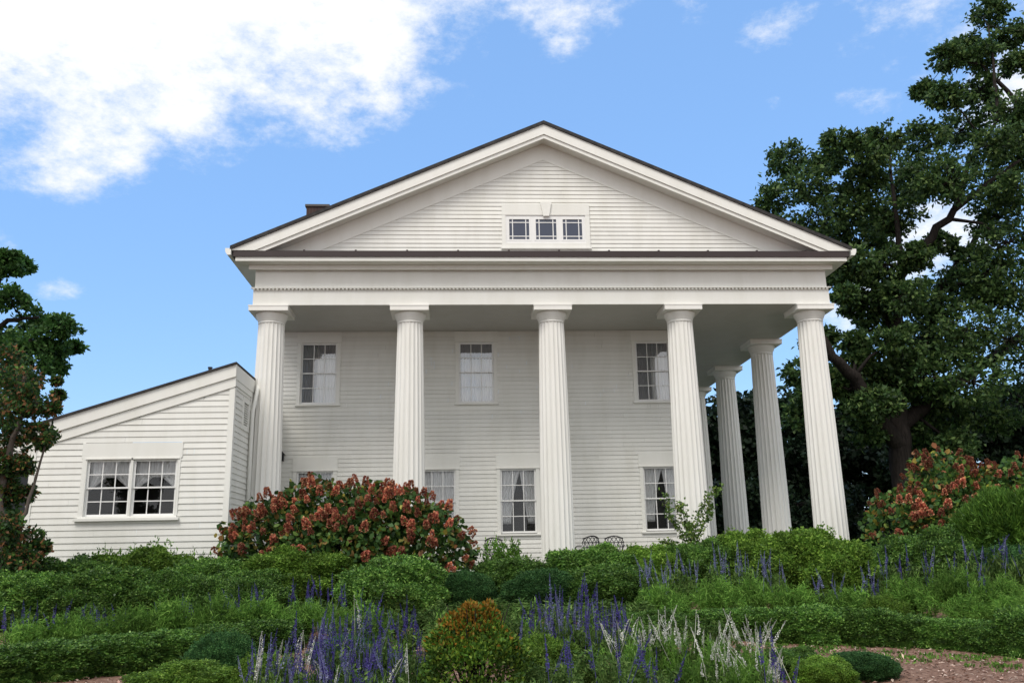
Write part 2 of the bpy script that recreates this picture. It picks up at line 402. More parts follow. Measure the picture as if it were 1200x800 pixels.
def window(parent, p0, u, n, s0, s1, z0, z1, cols=3, rows=4, head=.35, sill=True, curtains=(), side=.10, label=None, head_side=.12, glass=M_glass):
    """double-hung sash: casing, sash bars, pane, room behind and its curtains"""
    pu, pn = np.array(u, float), np.array(n, float); p = np.array(p0, float)
    P = lambda s, z, off: p + pu * s + pn * off + np.array((0, 0, z))
    c = MB(); f = lambda m, *a: frame_box(m, p0, u, n, *a)
    e = .05                                                     # sash stile
    f(c, s0 - e - side, s0 - e, z0 - e - .02, z1 + e, -.10, .035); f(c, s1 + e, s1 + e + side, z0 - e - .02, z1 + e, -.10, .035)
    f(c, s0 - e - head_side, s1 + e + head_side, z1 + e, z1 + e + head, -.10, .032)
    f(c, s0 - e - side - .02, s1 + e + side + .02, z1 + e + .001, z1 + e + .03, .0325, .055)       # drip cap under the head board
    w = c.build('window', M_trim, parent)
    if label: w['label'] = label
    if sill:
        m = MB(); f(m, s0 - e - side - .03, s1 + e + side + .03, z0 - e - .075, z0 - e - .021, -.10, .075); m.build('sill', M_trim, w, bevel=.006)
    m = MB(); zm = (z0 + z1) / 2
    for q0, q1, off in ((z0 - e, zm + .018, -.05), (zm - .018, z1 + e, -.02)):      # lower sash behind the upper one
        lo, hi = (z0 if q0 < zm - .1 else zm + .018), (zm - .018 if q0 < zm - .1 else z1)
        f(m, s0 - e, s0, q0, q1, off - .03, off); f(m, s1, s1 + e, q0, q1, off - .03, off)
        f(m, s0, s1, q0, lo, off - .03, off - .001); f(m, s0, s1, hi, q1, off - .03, off - .001)
        for k in range(1, cols):
            x = s0 + (s1 - s0) * k / cols; f(m, x - .011, x + .011, lo, hi, off - .024, off - .005)
        for k in range(1, rows // 2):
            z = lo + (hi - lo) * k / (rows // 2); f(m, s0, s1, z - .011, z + .011, off - .026, off - .004)
    m.build('sash', M_sash, w)
    m = MB(); m.add([P(s0, z0, -.066), P(s1, z0, -.066), P(s1, zm, -.066), P(s0, zm, -.066), P(s0, zm, -.036), P(s1, zm, -.036), P(s1, z1, -.036), P(s0, z1, -.036)], [(0, 1, 2, 3), (4, 5, 6, 7)])
    m.build('pane', glass, w)
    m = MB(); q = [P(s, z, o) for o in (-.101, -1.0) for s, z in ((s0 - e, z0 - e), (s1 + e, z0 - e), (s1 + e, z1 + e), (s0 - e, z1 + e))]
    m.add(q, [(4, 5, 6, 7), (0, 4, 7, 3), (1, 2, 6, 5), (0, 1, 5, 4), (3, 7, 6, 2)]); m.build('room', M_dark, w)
    for (la, ra, za, zb, folds, cm) in curtains:
        ob = curtain_mesh(P, s0, s1, z0 + (z1 - z0) * za, z0 + (z1 - z0) * zb, la, ra, folds).build('curtain', cm, w, smooth=True)
        so = ob.modifiers.new('thickness', 'SOLIDIFY'); so.thickness = .004
    return w
K = lambda v: (lambda t: v)
def full(cm=M_cloth, folds=9): return [(K(-.03), K(1.03), -.03, 1.03, folds, cm)]
def parted(): return [(K(-.03), lambda t: .58 - .30 * t - .06 * math.sin(t * 3), .12, 1.03, 5, M_cloth), (lambda t: .55 + .25 * t, K(1.03), .12, 1.03, 5, M_cloth)]

# ------------------------------------------------------------------ the house with its colonnade
XL, XR, YF, YW = -5.36, 10.02, 22.4, 25.2         # entablature faces and wall plane
XC, DEEP = 2.33, 42.5                             # ridge, back of the house
ZA, ZT, ZF = 6.495, 6.925, 7.53                   # architrave underside, taenia, top of the frieze
house = thing('columned_house', 'large white clapboard house with fluted columns and a broad pediment', 'house', (XC, YW, -.45))
class Local:
    pass
def hb(m, name, material, parent=house, **k):
    o = m.build(name, material, parent, **k)
    if parent is house: o.location = tuple(-v for v in house.location)
    return o
def localise(o): o.location = tuple(-v for v in house.location); return o
WL, WR = -5.3, 6.72
p0 = (0, YW, 0); u = (1, 0, 0); n = (0, -1, 0)
ups = [(-4.515, -3.585), (.035, .955), (5.25, 6.17)]; los = [(-4.515, -3.60), (-1.10, -.17), (1.19, 2.11), (5.29, 6.21)]
UZ, LZ = (4.42, 6.10), (.71, 2.40)
holes = [(a - .1, b + .1, UZ[0] - .09, UZ[1] + .30) for a, b in ups] + [(a - .1, b + .1, LZ[0] - .09, LZ[1] + .30) for a, b in los]
w_front = localise(siding(p0, u, n, -.36, 6.488, .1215, lambda z: (WL, WR), holes, 'front_wall', M_siding, house, 3))
m = MB(); m.box(WR - .1, WR + .03, YW - .032, YW + .1, -.36, 6.51); m.build('corner_board', M_trim, w_front)
localise(siding((WR, YW + .1, 0), (0, 1, 0), (1, 0, 0), -.36, 6.51, .1215, lambda z: (0, DEEP - YW - .2), [], 'side_wall', M_siding, house, 4))
localise(siding((WL, YW, 0), (0, 1, 0), (-1, 0, 0), -.36, 6.51, .1215, lambda z: (0, DEEP - YW - .1), [], 'side_wall', M_siding, house, 5))
m = MB(); m.box(WL, WR, DEEP - .1, DEEP, -.5, 6.51); hb(m, 'back_wall', M_siding)
m = MB(); m.box(WL - .2, WR + 3.6, YF - .15, YW + .3, -.62, -.40); m.box(WR - .1, WR + 3.6, YW + .3, DEEP, -.62, -.40); hb(m, 'porch_floor', M_concrete)
for i, (a, b) in enumerate(ups):
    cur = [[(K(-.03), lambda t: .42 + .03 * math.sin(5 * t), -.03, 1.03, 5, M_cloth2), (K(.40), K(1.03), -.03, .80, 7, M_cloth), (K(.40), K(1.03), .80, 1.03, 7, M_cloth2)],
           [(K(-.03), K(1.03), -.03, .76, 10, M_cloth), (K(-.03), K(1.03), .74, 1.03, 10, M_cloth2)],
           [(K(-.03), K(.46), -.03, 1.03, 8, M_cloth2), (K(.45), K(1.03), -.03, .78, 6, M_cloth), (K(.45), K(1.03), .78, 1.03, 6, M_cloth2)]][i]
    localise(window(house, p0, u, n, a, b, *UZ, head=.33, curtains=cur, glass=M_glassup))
for i, (a, b) in enumerate(los):
    localise(window(house, p0, u, n, a, b, *LZ, head=.40, curtains=parted() if i >= 2 else full()))
# ceiling of the porch
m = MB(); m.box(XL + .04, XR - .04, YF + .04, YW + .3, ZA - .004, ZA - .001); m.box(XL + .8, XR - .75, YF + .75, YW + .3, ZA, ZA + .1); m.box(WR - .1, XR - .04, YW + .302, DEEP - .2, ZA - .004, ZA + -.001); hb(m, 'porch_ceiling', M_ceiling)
# entablature: architrave, taenia with its row of beads, frieze
def ring(m, off, z0, z1):
    m.box(XL - off, XR + off, YF - off, YF + .72, z0, z1)
    m.box(XR - .72, XR + off, YF + .722, DEEP, z0, z1); m.box(XL - off, XL + .78, YF + .722, YW + .05, z0, z1); m.box(XL - off, WL + .1, YW + .052, DEEP, z0, z1)
m = MB(); ring(m, 0, ZA, ZT - .03); arch = hb(m, 'architrave', M_trim)
m = MB(); ring(m, .002, ZT - .028, ZT + .03); m.box(XL - .05, XR + .05, YF - .075, YF - .0025, ZT + .008, ZT + .033); tae = hb(m, 'taenia', M_trim)
m = MB()
x = XL
while x < XR:
    m.box(x, x + .048, YF - .060, YF - .0002, ZT - .030, ZT + .0075); x += .10
m.build('bead_row', M_trim, tae)
m = MB(); ring(m, -.03, ZT + .031, ZF + .06); hb(m, 'frieze', M_trim)
# horizontal cornice with brown metal drip above, running round the three sides
CF = 21.9
m = MB()
def cring(m, ox, oy, z0, z1, depth_to=YF + .1):
    m.box(XL - ox, XR + ox, YF - oy, depth_to, z0, z1)
    m.box(XR - .3, XR + ox, depth_to + .002, DEEP + .3, z0, z1); m.box(XL - ox, XL + .3, depth_to + .002, DEEP + .3, z0, z1)
cring(m, .39, .46, ZF + .02, ZF + .125); m.box(XL - .12, XR + .12, YF - .13, YF - .031, ZF - .10, ZF + .019)
hb(m, 'cornice', M_trim)
m = MB(); cring(m, .44, .50, ZF + .127, ZF + .285)
x = XL
while x < XR: m.box(x, x + .05, YF - .49, YF - .05, ZF + .286, ZF + .315); x += 1.33
hb(m, 'drip_flashing', M_brown)
# pediment
ZS = ZF + .29                                     # springing of the pediment
SL = .4415
def rake(d, x): return 11.555 - d - SL * abs(x - XC)   # height of a line d below the top of the roof
def chevron(m, d0, d1, y0, y1, xe, zmin=None):
    """band between two raking lines, d0 above d1, out to xe each side (clipped at zmin)"""
    for sgn in (-1, 1):
        def xat(d):
            if zmin is None: return xe
            return min(xe, (11.555 - d - zmin) / SL)
        a, b = xat(d0), xat(d1)
        pl = [(XC, 11.555 - d1), (XC + sgn * b, rake(d1, XC + b)), (XC + sgn * a, rake(d0, XC + a)), (XC, 11.555 - d0)]
        if a > b + 1e-4 and zmin is not None: pl = [pl[0], pl[1], (XC + sgn * a, max(zmin, rake(d1, XC + a)) if False else zmin), pl[2], pl[3]]
        if sgn < 0: pl = pl[::-1]
        m.prism(pl, y0, y1)
EW = 8.15
m = MB(); chevron(m, .0, .095, CF - .06, DEEP + .4, EW + .06); hb(m, 'roof', M_roof)
roof = bpy.data.objects['roof']
m = MB(); chevron(m, .097, .385, CF - .015, CF + .10, EW + .02, ZS); rk = hb(m, 'raking_cornice', M_trim)
m = MB(); chevron(m, .387, .495, CF + .02, CF + .10, EW, ZS); m.build('lower_moulding', M_trim, rk)
m = MB(); chevron(m, .20, .44, CF + .102, YF + .05, EW, ZS); m.build('raking_soffit', M_trim, rk)
m = MB(); m.prism([(XC - 7.0, ZS - .02), (XC + 7.0, ZS - .02), (XC, rake(.44, XC))], YF + .002, YF + .05); tymp = hb(m, 'pediment_wall', M_trim)
m = MB(); chevron(m, .442, .925, YF - .028, YF, EW, ZS); m.build('raking_frieze_board', M_trim, tymp)
m = MB(); m.box(XC - 6.0, XC + 6.0, YF - .05, YF + .001, ZS - .02, ZS + .03); m.build('base_trim', M_trim, tymp)
def tri(z):
    h = max((11.555 - .91 - z) / SL, .02); return (XC - h, XC + h)
ws = siding((0, YF, 0), u, n, ZS + .03, 10.63, .118, tri, [(1.17, 3.55, 8.08, 9.31)], 'pediment_boards', M_siding, tymp, 9)
# eaves: gutters along both sides
for sx in (-1, 1):
    m = MB(); xe = XC + sx * (EW + .05); z = rake(.09, xe)
    prof = [(-.02, -.16), (.07, -.16), (.12, -.08), (.13, .02), (-.02, .02)]
    pl = [(xe + sx * a, z + b) for a, b in prof]
    if sx < 0: pl = pl[::-1]
    m.prism(pl, CF - .05, DEEP + .4); hb(m, 'gutter', M_trim)
# attic window of three sashes
m = MB(); f = lambda m, *a: frame_box(m, (0, YF, 0), u, n, *a)
xs3 = [(1.366, 1.905), (2.087, 2.644), (2.822, 3.345)]; za, zb = 8.31, 8.885
f(m, 1.165, 3.555, 9.0, 9.32, -.001, .055)
f(m, 1.165, 1.27, 8.06, 8.999, -.001, .05); f(m, 3.44, 3.555, 8.06, 8.999, -.001, .05); f(m, 1.271, 3.439, 8.06, 8.20, -.001, .048); f(m, 1.14, 3.58, 8.03, 8.075, -.001, .08)
m.prism([(2.29, 8.955), (2.45, 8.955), (2.52, 9.36), (2.22, 9.36)], YF - .11, YF - .056)      # keystone
aw = hb(m, 'attic_window', M_trim)
m = MB()
for a, b in xs3:
    f(m, a - .05, a, za - .05, zb + .05, -.001, .036); f(m, b, b + .05, za - .05, zb + .05, -.001, .036); f(m, a, b, za - .05, za, -.001, .035); f(m, a, b, zb, zb + .05, -.001, .035)
    for q in (a + .09, b - .09): f(m, q - .012, q + .012, za, zb, -.001, .026)
    for q in (za + .09, zb - .09): f(m, a, b, q - .012, q + .012, -.001, .024)
for a, b in ((1.27, xs3[0][0] - .05), (xs3[0][1] + .05, xs3[1][0] - .05), (xs3[1][1] + .05, xs3[2][0] - .05), (xs3[2][1] + .05, 3.44)): f(m, a, b, 8.2, 8.999, -.001, .029)
for a, b in xs3: f(m, a - .05, b + .05, 8.2, za - .0501, -.001, .030); f(m, a - .05, b + .05, zb + .0501, 8.999, -.001, .030)
m.build('sash', M_sash, aw)
for a, b in xs3:
    m = MB(); f(m, a, b, za, zb, -.001, .014); m.build('pane', M_glass2, aw)
# chimney behind the left slope
c = at(374, 243, 33.0)
m = MB(); m.box(c[0] - .42, c[0] + .42, 32.6, 33.4, 7.5, c[2] - .14); m.box(c[0] - .47, c[0] + .47, 32.55, 33.45, c[2] - .138, c[2] - .05); m.build('chimney', M_brick, roof)

# columns
NF, FS = 20, 6
def shaft_mesh():
    z0, z1 = -.40, 6.10; H = z1 - z0; rings = []; m = MB()
    zs = list(np.linspace(0, 1, 13)); k = NF * FS
    for tt in zs:
        r = .432 - .094 * tt ** 1.45
        for i in range(k):
            fl = (i % FS) / FS; d = .075 * math.sin(math.pi * fl) ** .8
            an = 2 * math.pi * i / k; rr = r * (1 - d); rings.append((rr * math.cos(an), rr * math.sin(an), z0 + H * tt))
    m.add(rings, [(j * k + i, j * k + (i + 1) % k, (j + 1) * k + (i + 1) % k, (j + 1) * k + i) for j in range(len(zs) - 1) for i in range(k)])
    return m.mesh('column_shaft', M_column)
m = MB(); m.lathe([(.33, 6.06), (.345, 6.075), (.345, 6.10), (.336, 6.105), (.336, 6.125), (.352, 6.135), (.352, 6.155), (.36, 6.17), (.385, 6.22), (.41, 6.275), (.418, 6.32), (.415, 6.338)], sides=64)
cap_mesh = m.mesh('capital', M_column, True)
m = MB(); m.box(-.505, .505, -.505, .505, 6.34, 6.490); m.box(-.515, .515, -.515, .515, 6.455, 6.4895)
ab_mesh = m.mesh('abacus', M_column)
sh_mesh = shaft_mesh()
spots = [(-4.945, 22.85), (-1.30, 22.85), (2.48, 22.85), (5.985, 22.85), (9.60, 22.85)] + [(9.60, 22.85 + 3.99 * k) for k in (1, 2, 3, 4)]
for i, (x, y) in enumerate(spots):
    s = link('column', sh_mesh, house); s.location = tuple(np.array((x, y, 0)) - np.array(house.location))
    link('capital', cap_mesh, s); link('abacus', ab_mesh, s)
# black wall lantern on the porch
m = MB(); p = at(330.5, 535, YW - .12)
m.box(p[0] - .05, p[0] + .05, YW - .17, YW - .06, p[2] - .12, p[2] + .06); m.prism([(p[0] - .08, p[2] + .061), (p[0] + .08, p[2] + .061), (p[0], p[2] + .15)], YW - .20, YW - .03)
m.box(p[0] - .02, p[0] + .02, YW - .06, YW - .01, p[2] - .02, p[2] + .02); hb(m, 'wall_lantern', M_iron)

# ------------------------------------------------------------------ the low wing on the left
WX, WY = -5.29, 20.76
annex = thing('side_wing', 'low white clapboard wing with sloping roof and a pair of windows', 'building', (-7.6, WY, -.6))
def la(o): o.location = tuple(-v for v in annex.location); return o
def wl(x): return 4.52 + .317 * (x + 5.33)      # top of its roof edge
wz0 = -.62
pw = (0, WY, 0)
wh = [(-8.56, -6.40, 1.0, 2.74)]
def wout(z):
    # left limit set by the corner and by the slope of the roof
    x = (z + .52 - 4.52) / .317 - 5.33
    return (max(-9.72, x), WX)
fw = la(siding(pw, u, n, wz0, 3.97, .1395, wout, wh, 'front_wall', M_siding, annex, 21))
m = MB(); m.box(WX - .10, WX + .03, WY - .03, WY + .10, wz0, 4.0); m.build('corner_board', M_trim, fw)
m = MB(); m.box(-9.76, -9.64, WY - .03, WY + .10, wz0, 2.75); m.build('corner_board', M_trim, fw)
YB = YW - .03
side = la(siding((WX, WY + .1, 0), (0, 1, 0), (1, 0, 0), wz0, 4.06, .1395, lambda z: (0, YB - WY - .1), [(.80, 1.32, 3.22, 3.86)], 'side_wall', M_siding, annex, 22))
m = MB(); m.box(WX - .09, WX + .035, 22.40, 22.54, wz0, 4.06); m.build('corner_board', M_trim, side)
m = MB(); m.box(-9.70, -9.60, WY + .1, YB, wz0, 2.75); la(m.build('side_wall', M_siding, annex))
def slope(m, d0, d1, y0, y1, x0, x1):
    m.prism([(x0, wl(x0) - d1), (x1, wl(x1) - d1), (x1, wl(x1) - d0), (x0, wl(x0) - d0)], y0, y1)
m = MB(); slope(m, -.05, .0, WY - .14, YB, -11.0, WX + .05); la(m.build('roof', M_roof, annex)); wroof = bpy.context.scene.objects['roof.001']
m = MB(); slope(m, .002, .29, WY - .09, WY - .025, -10.9, WX + .045); fa = la(m.build('fascia_board', M_trim, annex))
m = MB(); slope(m, .291, .525, WY - .05, WY + .0, -10.8, WX + .04); m.build('frieze_board', M_trim, fa)
m = MB(); m.box(WX - .02, WX + .046, WY - .02, YB, 4.20, 4.535); m.box(WX - .02, WX + .034, WY - .0, YB, 4.06, 4.198); la(m.build('side_fascia', M_trim, annex))
# pair of windows under one head board
m = MB(); fx = lambda *a: frame_box(m, pw, u, n, *a)
fx(-8.62, -6.37, 2.38, 2.73, -.1, .032)
la(m.build('head_board', M_trim, annex))
val = [(K(-.02), K(1.02), .70, 1.02, 7, M_cloth), (K(-.02), lambda t: .42 * (1 - t) + .02, .46, .72, 3, M_cloth), (lambda t: .62 + .40 * t, K(1.02), .46, .72, 3, M_cloth)]
for a, b in ((-8.44, -7.56), (-7.41, -6.52)):
    la(window(annex, pw, u, n, a, b, 1.12, 2.30, head=.0295, sill=False, curtains=val, side=.02, head_side=.02))
m = MB(); fx(-8.66, -6.35, .965, 1.03, -.1, .10); fx(-8.60, -6.41, 1.031, 1.07, -.1, .04); fx(-8.60, -8.511, 1.071, 2.379, -.1, .034); fx(-6.449, -6.40, 1.071, 2.379, -.1, .034)
fx(-7.4895, -7.4805, 1.071, 2.379, -.1, .0345)
la(m.build('sill', M_trim, annex, bevel=.004))
# louvred vent on the side face
m = MB(); ps = (WX, WY + .1, 0); fs = lambda *a: frame_box(m, ps, (0, 1, 0), (1, 0, 0), *a)
fs(.72, .82, 3.14, 3.94, -.06, .035); fs(1.30, 1.40, 3.14, 3.94, -.06, .035); fs(.821, 1.299, 3.82, 3.94, -.06, .034); fs(.821, 1.299, 3.14, 3.24, -.06, .034)
vent = la(m.build('vent', M_trim, annex))
m = MB()
for k in range(10): fs(.82, 1.30, 3.25 + k * .057, 3.275 + k * .057, -.05, .015)
m.build('louvre', M_trim, vent)
m = MB(); fs(.82, 1.30, 3.24, 3.83, -.075, -.055); m.build('vent_backing', M_screen, vent)
# downspout from the eave to the ground by the corner column
m = MB(); m.tube([(WX + .12, 22.62, 4.42), (WX + .14, 22.52, 4.28), (WX + .09, 22.36, 3.72), (WX + .085, 22.34, 3.5), (WX + .085, 22.34, -.5)], [.048] * 5, 10); la(m.build('downspout', M_trim, annex, smooth=True))
p = at(246, 436, 22.2)
m = MB(); m.lathe([(.045, p[2] - .35), (.045, p[2] + .10), (.06, p[2] + .10), (.06, p[2] + .13)], (p[0], 22.2), 12); o = la(m.build('vent_pipe', M_iron, annex))
# screened bay beyond the corner
m = MB(); m.box(-10.50, -10.38, WY - .02, WY + .10, wz0, 2.75); m.box(-10.9, -9.761, WY - .04, WY + .08, 2.30, 2.78); m.box(-10.38, -9.77, WY + .0, WY + .08, wz0, .70); m.build
sb = la(m.build('screened_bay', M_trim, annex))
m = MB(); m.box(-10.38, -9.77, WY + .03, WY + .045, .701, 2.299); m.build('screen', M_screen, sb)
m = MB(); m.box(-10.9, -9.70, YB - .1, YB, wz0, 2.6); m.box(-10.9, -10.8, WY + .1, YB - .1, wz0, 2.6); la(m.build('back_wall', M_siding, annex))

# ------------------------------------------------------------------ wrought iron chairs on the porch
def iron_chair(loc, rz, label):
    t = thing('garden_chair', label, 'chair', loc, 'wrought iron chairs on the porch', rot=(0, 0, rz))
    m = MB(); m.lathe([(.23, .43), (.25, .44), (.25, .455), (.22, .46)], sides=24); m.build('seat', M_iron, t)
    for sx in (-1, 1):
        for sy in (-1, 1):
            l = MB(); l.tube([(sx * .19, sy * .18, .44), (sx * .23, sy * .22, .2), (sx * .25, sy * .25, 0)], [.016, .013, .016], 8); l.build('leg', M_iron, t)
    m = MB()
    def arc(z, w, y=.24, bow=.10): return [(w * math.sin(a), y - bow * (1 - math.cos(a)) * 1.2, z) for a in np.linspace(-1.3, 1.3, 13)]
    m.tube(arc(.62, .27), [.014] * 13, 6); m.tube(arc(.74, .28), [.014] * 13, 6)
    top = arc(.86, .25); top = [(x, y, z + .05 * math.cos(2 * x / .25)) for x, y, z in top]; m.tube(top, [.017] * 13, 6)
    m.tube(arc(.48, .24), [.012] * 13, 6)
    A, B = arc(.48, .24), top; Mid = arc(.74, .28)
    for i in range(0, 12, 2):
        for j0, j1 in ((i, i + 2), (i + 2, i)):
            m.tube([A[j0], Mid[j1]], [.009] * 2, 5); m.tube([Mid[j0], B[j1]], [.009] * 2, 5)
    m.build('backrest', M_iron, t)
    for sx in (-1, 1):
        a = MB(); a.tube([(sx * .27, .12, .66), (sx * .30, -.05, .66), (sx * .27, -.2, .63), (sx * .23, -.2, .44)], [.014] * 4, 6); a.build('arm', M_iron, t)
    return t
for px, rz, lab in ((689, .4, 'black lattice iron chair nearest the middle column, turned a little aside'), (719, math.pi - .25, 'black lattice iron chair on the side nearer the lower right window'), (581, -.4, 'black lattice iron chair half hidden by the shrub under the parted curtains')):
    p = at(px, 640, 23.9); iron_chair((p[0], 23.9, -.40), math.pi + rz, lab)
p = at(846, 640, 26.0)
m = MB(); m.lathe([(.075, 0), (.075, .08), (.05, .1), (.05, .72), (.09, .74), (.10, .80), (.06, .84), (.02, .90)], sides=20)
o = thing('garden_post', 'short white post with a flat cap beside the second side column', 'post', (p[0], 26.0, -.4), data=m.mesh('garden_post', M_trim, True))

# ------------------------------------------------------------------ trees
def tree(name, label, branches, clumps, leafm, leaf=(.2, .12), per=900, twigs=34, group=None, barkm=M_bark, seed=1, flat=.75, cat='tree', conn=.10):
    """branches: lists of (point, radius); clumps: (centre, radius). Leaves sit in rosettes at twig ends"""
    r = np.random.default_rng(seed)
    base = np.array(branches[0][0][0], float)
    t = thing(name, label, cat, base, group)
    m = MB(); nodes = []
    for br in branches:
        pts = [np.array(p, float) for p, _ in br]; rad = [q for _, q in br]
        # subdivide and wobble
        P, Q = [], []
        for i in range(len(pts) - 1):
            for k in range(4):
                f = k / 4; P.append(pts[i] * (1 - f) + pts[i + 1] * f + (r.normal(size=3) * min(rad[i] * .25, .05) if (i or k) else 0)); Q.append(rad[i] * (1 - f) + rad[i + 1] * f)
        P.append(pts[-1]); Q.append(rad[-1])
        m.tube([p - base for p in P], Q, 9); nodes += list(zip(P, Q))
    NP = np.array([p for p, _ in nodes]); NQ = np.array([q for _, q in nodes])
    LV = []
    for c, rad in clumps:
        c = np.array(c, float)
        d = np.linalg.norm(NP - c, axis=1) + np.where(NQ > .35, 4, 0); i = int(np.argmin(d)); s = NP[i]
        q0 = min(NQ[i] * .6, conn); mid = (s + c) / 2 + r.normal(size=3) * rad * .2
        m.tube([s - base, mid - base, c - base], [q0, q0 * .6, q0 * .3], 5)
        v = unit(r.normal(size=(twigs, 3))); v[:, 2] *= flat
        tips = c + v * rad * (r.uniform(.35, 1.12, size=(twigs, 1)) ** .7)
        for tp in tips[::2]:
            m.tube([c - base, (c * .45 + tp * .55 + r.normal(size=3) * rad * .08) - base, tp - base], [q0 * .28, q0 * .16, q0 * .06], 4, False)
        k = max(int(per / twigs), 3)
        ros = np.repeat(tips, k, 0); out = np.repeat(unit(tips - c), k, 0)
        sub = rad * .15
        Pn = ros + r.normal(size=ros.shape) * sub * np.array((1, 1, .6))
        D = unit(out * .5 + r.normal(size=ros.shape) * .8 + np.array((0, 0, -.15)))
        LV.append(leaf_verts(Pn - base, D, leaf[0] * r.uniform(.65, 1.25, len(Pn)), leaf[1] * r.uniform(.7, 1.2, len(Pn)), r))
    m.build('trunk', barkm, t, smooth=True)
    link('crown', quads_mesh('crown', np.concatenate(LV), leafm), t)
    return t
def pb(lst, Y):
    return [(at(px, py, Y + dy), r) for px, py, r, dy in lst]
r0 = np.random.default_rng(5)
def pc(lst, Y, spread):
    out = []
    for px, py, rp in lst:
        y = Y + r0.uniform(-spread, spread); out.append((at(px, py, y), rp * px_size(px, py, y)))
    return out
OY = 36.0
oak_br = [pb([(1066, 640, .64, 0), (1062, 590, .54, 0), (1058, 545, .48, 0), (1053, 500, .41, 0), (1050, 430, .36, .3), (1048, 370, .28, .5), (1056, 325, .23, .5), (1080, 290, .2, 0), (1118, 246, .15, -.5), (1160, 215, .11, -1), (1195, 188, .06, -1.5)], OY),
          pb([(1056, 528, .42, 0), (1020, 480, .32, -.6), (1000, 440, .26, -1.2), (975, 418, .2, -1.8), (955, 380, .11, -2.2), (935, 330, .06, -2.5)], OY),
          pb([(1048, 395, .26, .5), (1030, 345, .18, 1), (1012, 310, .13, 1.5), (985, 262, .09, 2), (950, 220, .05, 2)], OY),
          pb([(1052, 470, .34, 0), (1085, 400, .25, 1.2), (1095, 345, .2, 1.8), (1130, 300, .15, 2), (1165, 240, .1, 2)], OY),
          pb([(1118, 246, .13, -.5), (1135, 190, .1, -.8), (1170, 140, .08, -1), (1165, 80, .06, -1), (1158, 30, .03, -1)], OY),
          pb([(1245, 330, .3, 1), (1220, 250, .22, .8), (1205, 180, .16, .5), (1190, 120, .12, 0), (1150, 75, .06, -.5), (1110, 70, .04, -.5)], OY),
          pb([(1053, 500, .36, 0), (1130, 440, .26, 1.5), (1190, 400, .2, 2), (1245, 330, .15, 1)], OY),
          pb([(1056, 325, .15, .5), (1052, 270, .12, 1), (1045, 215, .08, 1), (1040, 170, .05, 1)], OY)]
oak_cl = [(925, 188, 27), (906, 232, 22), (900, 266, 17), (948, 215, 30), (986, 168, 22), (958, 252, 34), (998, 240, 30), (1014, 182, 28), (1038, 162, 22), (1052, 200, 34), (1084, 160, 26), (1088, 205, 34),
          (1112, 68, 20), (1130, 55, 18), (1160, 14, 22), (1182, 45, 20), (1152, 66, 22), (1192, 76, 18), (1084, 106, 14), (1110, 112, 20), (1148, 108, 24), (1182, 128, 26), (1126, 152, 30), (1168, 168, 32), (1198, 150, 28),
          (1022, 288, 28), (1000, 308, 28), (984, 278, 24), (1046, 250, 34), (1112, 214, 34), (1150, 218, 36), (1192, 220, 34), (1014, 342, 22), (1040, 310, 26),
          (1180, 285, 36), (1158, 318, 34), (1122, 335, 30), (1196, 340, 42), (1064, 346, 28), (1024, 376, 24), (1002, 402, 18), (1082, 384, 36), (1130, 386, 42), (1182, 398, 44),
          (962, 398, 22), (986, 442, 26), (1028, 432, 28), (1080, 436, 36), (1140, 448, 42), (1192, 468, 44), (940, 436, 22), (946, 486, 26), (1230, 120, 35), (1240, 230, 40), (1230, 420, 45), (1250, 320, 45), (1215, 30, 24), (1010, 480, 24), (1110, 480, 34), (970, 300, 16), (1000, 360, 14), (988, 322, 16), (1075, 300, 20), (1100, 362, 26), (1050, 400, 26), (1040, 470, 24), (1090, 465, 30), (1160, 350, 30), (1150, 490, 36), (1120, 410, 30), (1005, 425, 20), (1165, 255, 26), (1010, 215, 24), (970, 190, 18), (1185, 185, 24), (1065, 225, 24), (1030, 262, 24), (940, 300, 16), (955, 330, 18), (1030, 470, 26), (1062, 500, 24), (1090, 510, 26), (1018, 505, 22), (1045, 450, 24), (1000, 470, 20), (1075, 420, 26), (1120, 520, 26), (1045, 345, 22), (990, 345, 14), (975, 450, 20), (955, 460, 20), (1100, 285, 18), (1135, 300, 20)]
tree('oak_tree', 'tall spreading oak tree rising behind the right corner of the colonnade', oak_br, pc([(a, b, c * .93) for a, b, c in oak_cl], OY, 2.2), L_oak, (.23, .13), 1300, 52, seed=11)
# the dark wood behind it
for i, (px, top, w, Y, lab) in enumerate([(846, 455, 60, 48, 'dark tree seen between the two farthest side columns'), (905, 452, 64, 50, 'dark tree seen between the corner column and the side columns'),
                                     (985, 478, 66, 47, 'dark tree right behind the corner column'), (1120, 478, 80, 46, 'dark tree behind the oak trunk and over the red shrub'), (1200, 440, 80, 45, 'dark tree at the right edge behind the red shrub'), (1050, 480, 70, 52, 'dark tree directly behind the oak trunk'), (790, 480, 60, 54, 'dark tree hidden mostly by the fourth front column')]):
    b0 = at(px, 655, Y); b0[2] = -.5; s = px_size(px, 500, Y)
    cl = []; rr = np.random.default_rng(50 + i)
    for k in range(34):
        yy = rr.uniform(top + 15, 640); ww = w * (1.0 if yy > top + 40 else .6)
        cl.append((at(px + rr.uniform(-ww, ww), yy, Y + rr.uniform(-2, 2)), rr.uniform(17, 28) * s))
    tp = at(px, top + 25, Y)
    tree('woodland_tree', lab, [[(b0, .35), (b0 + (tp - b0) * .5, .25), (tp, .06)]], cl, L_wood, (.36, .24), 560, 26, 'dark trees of the wood behind the house', seed=60 + i)
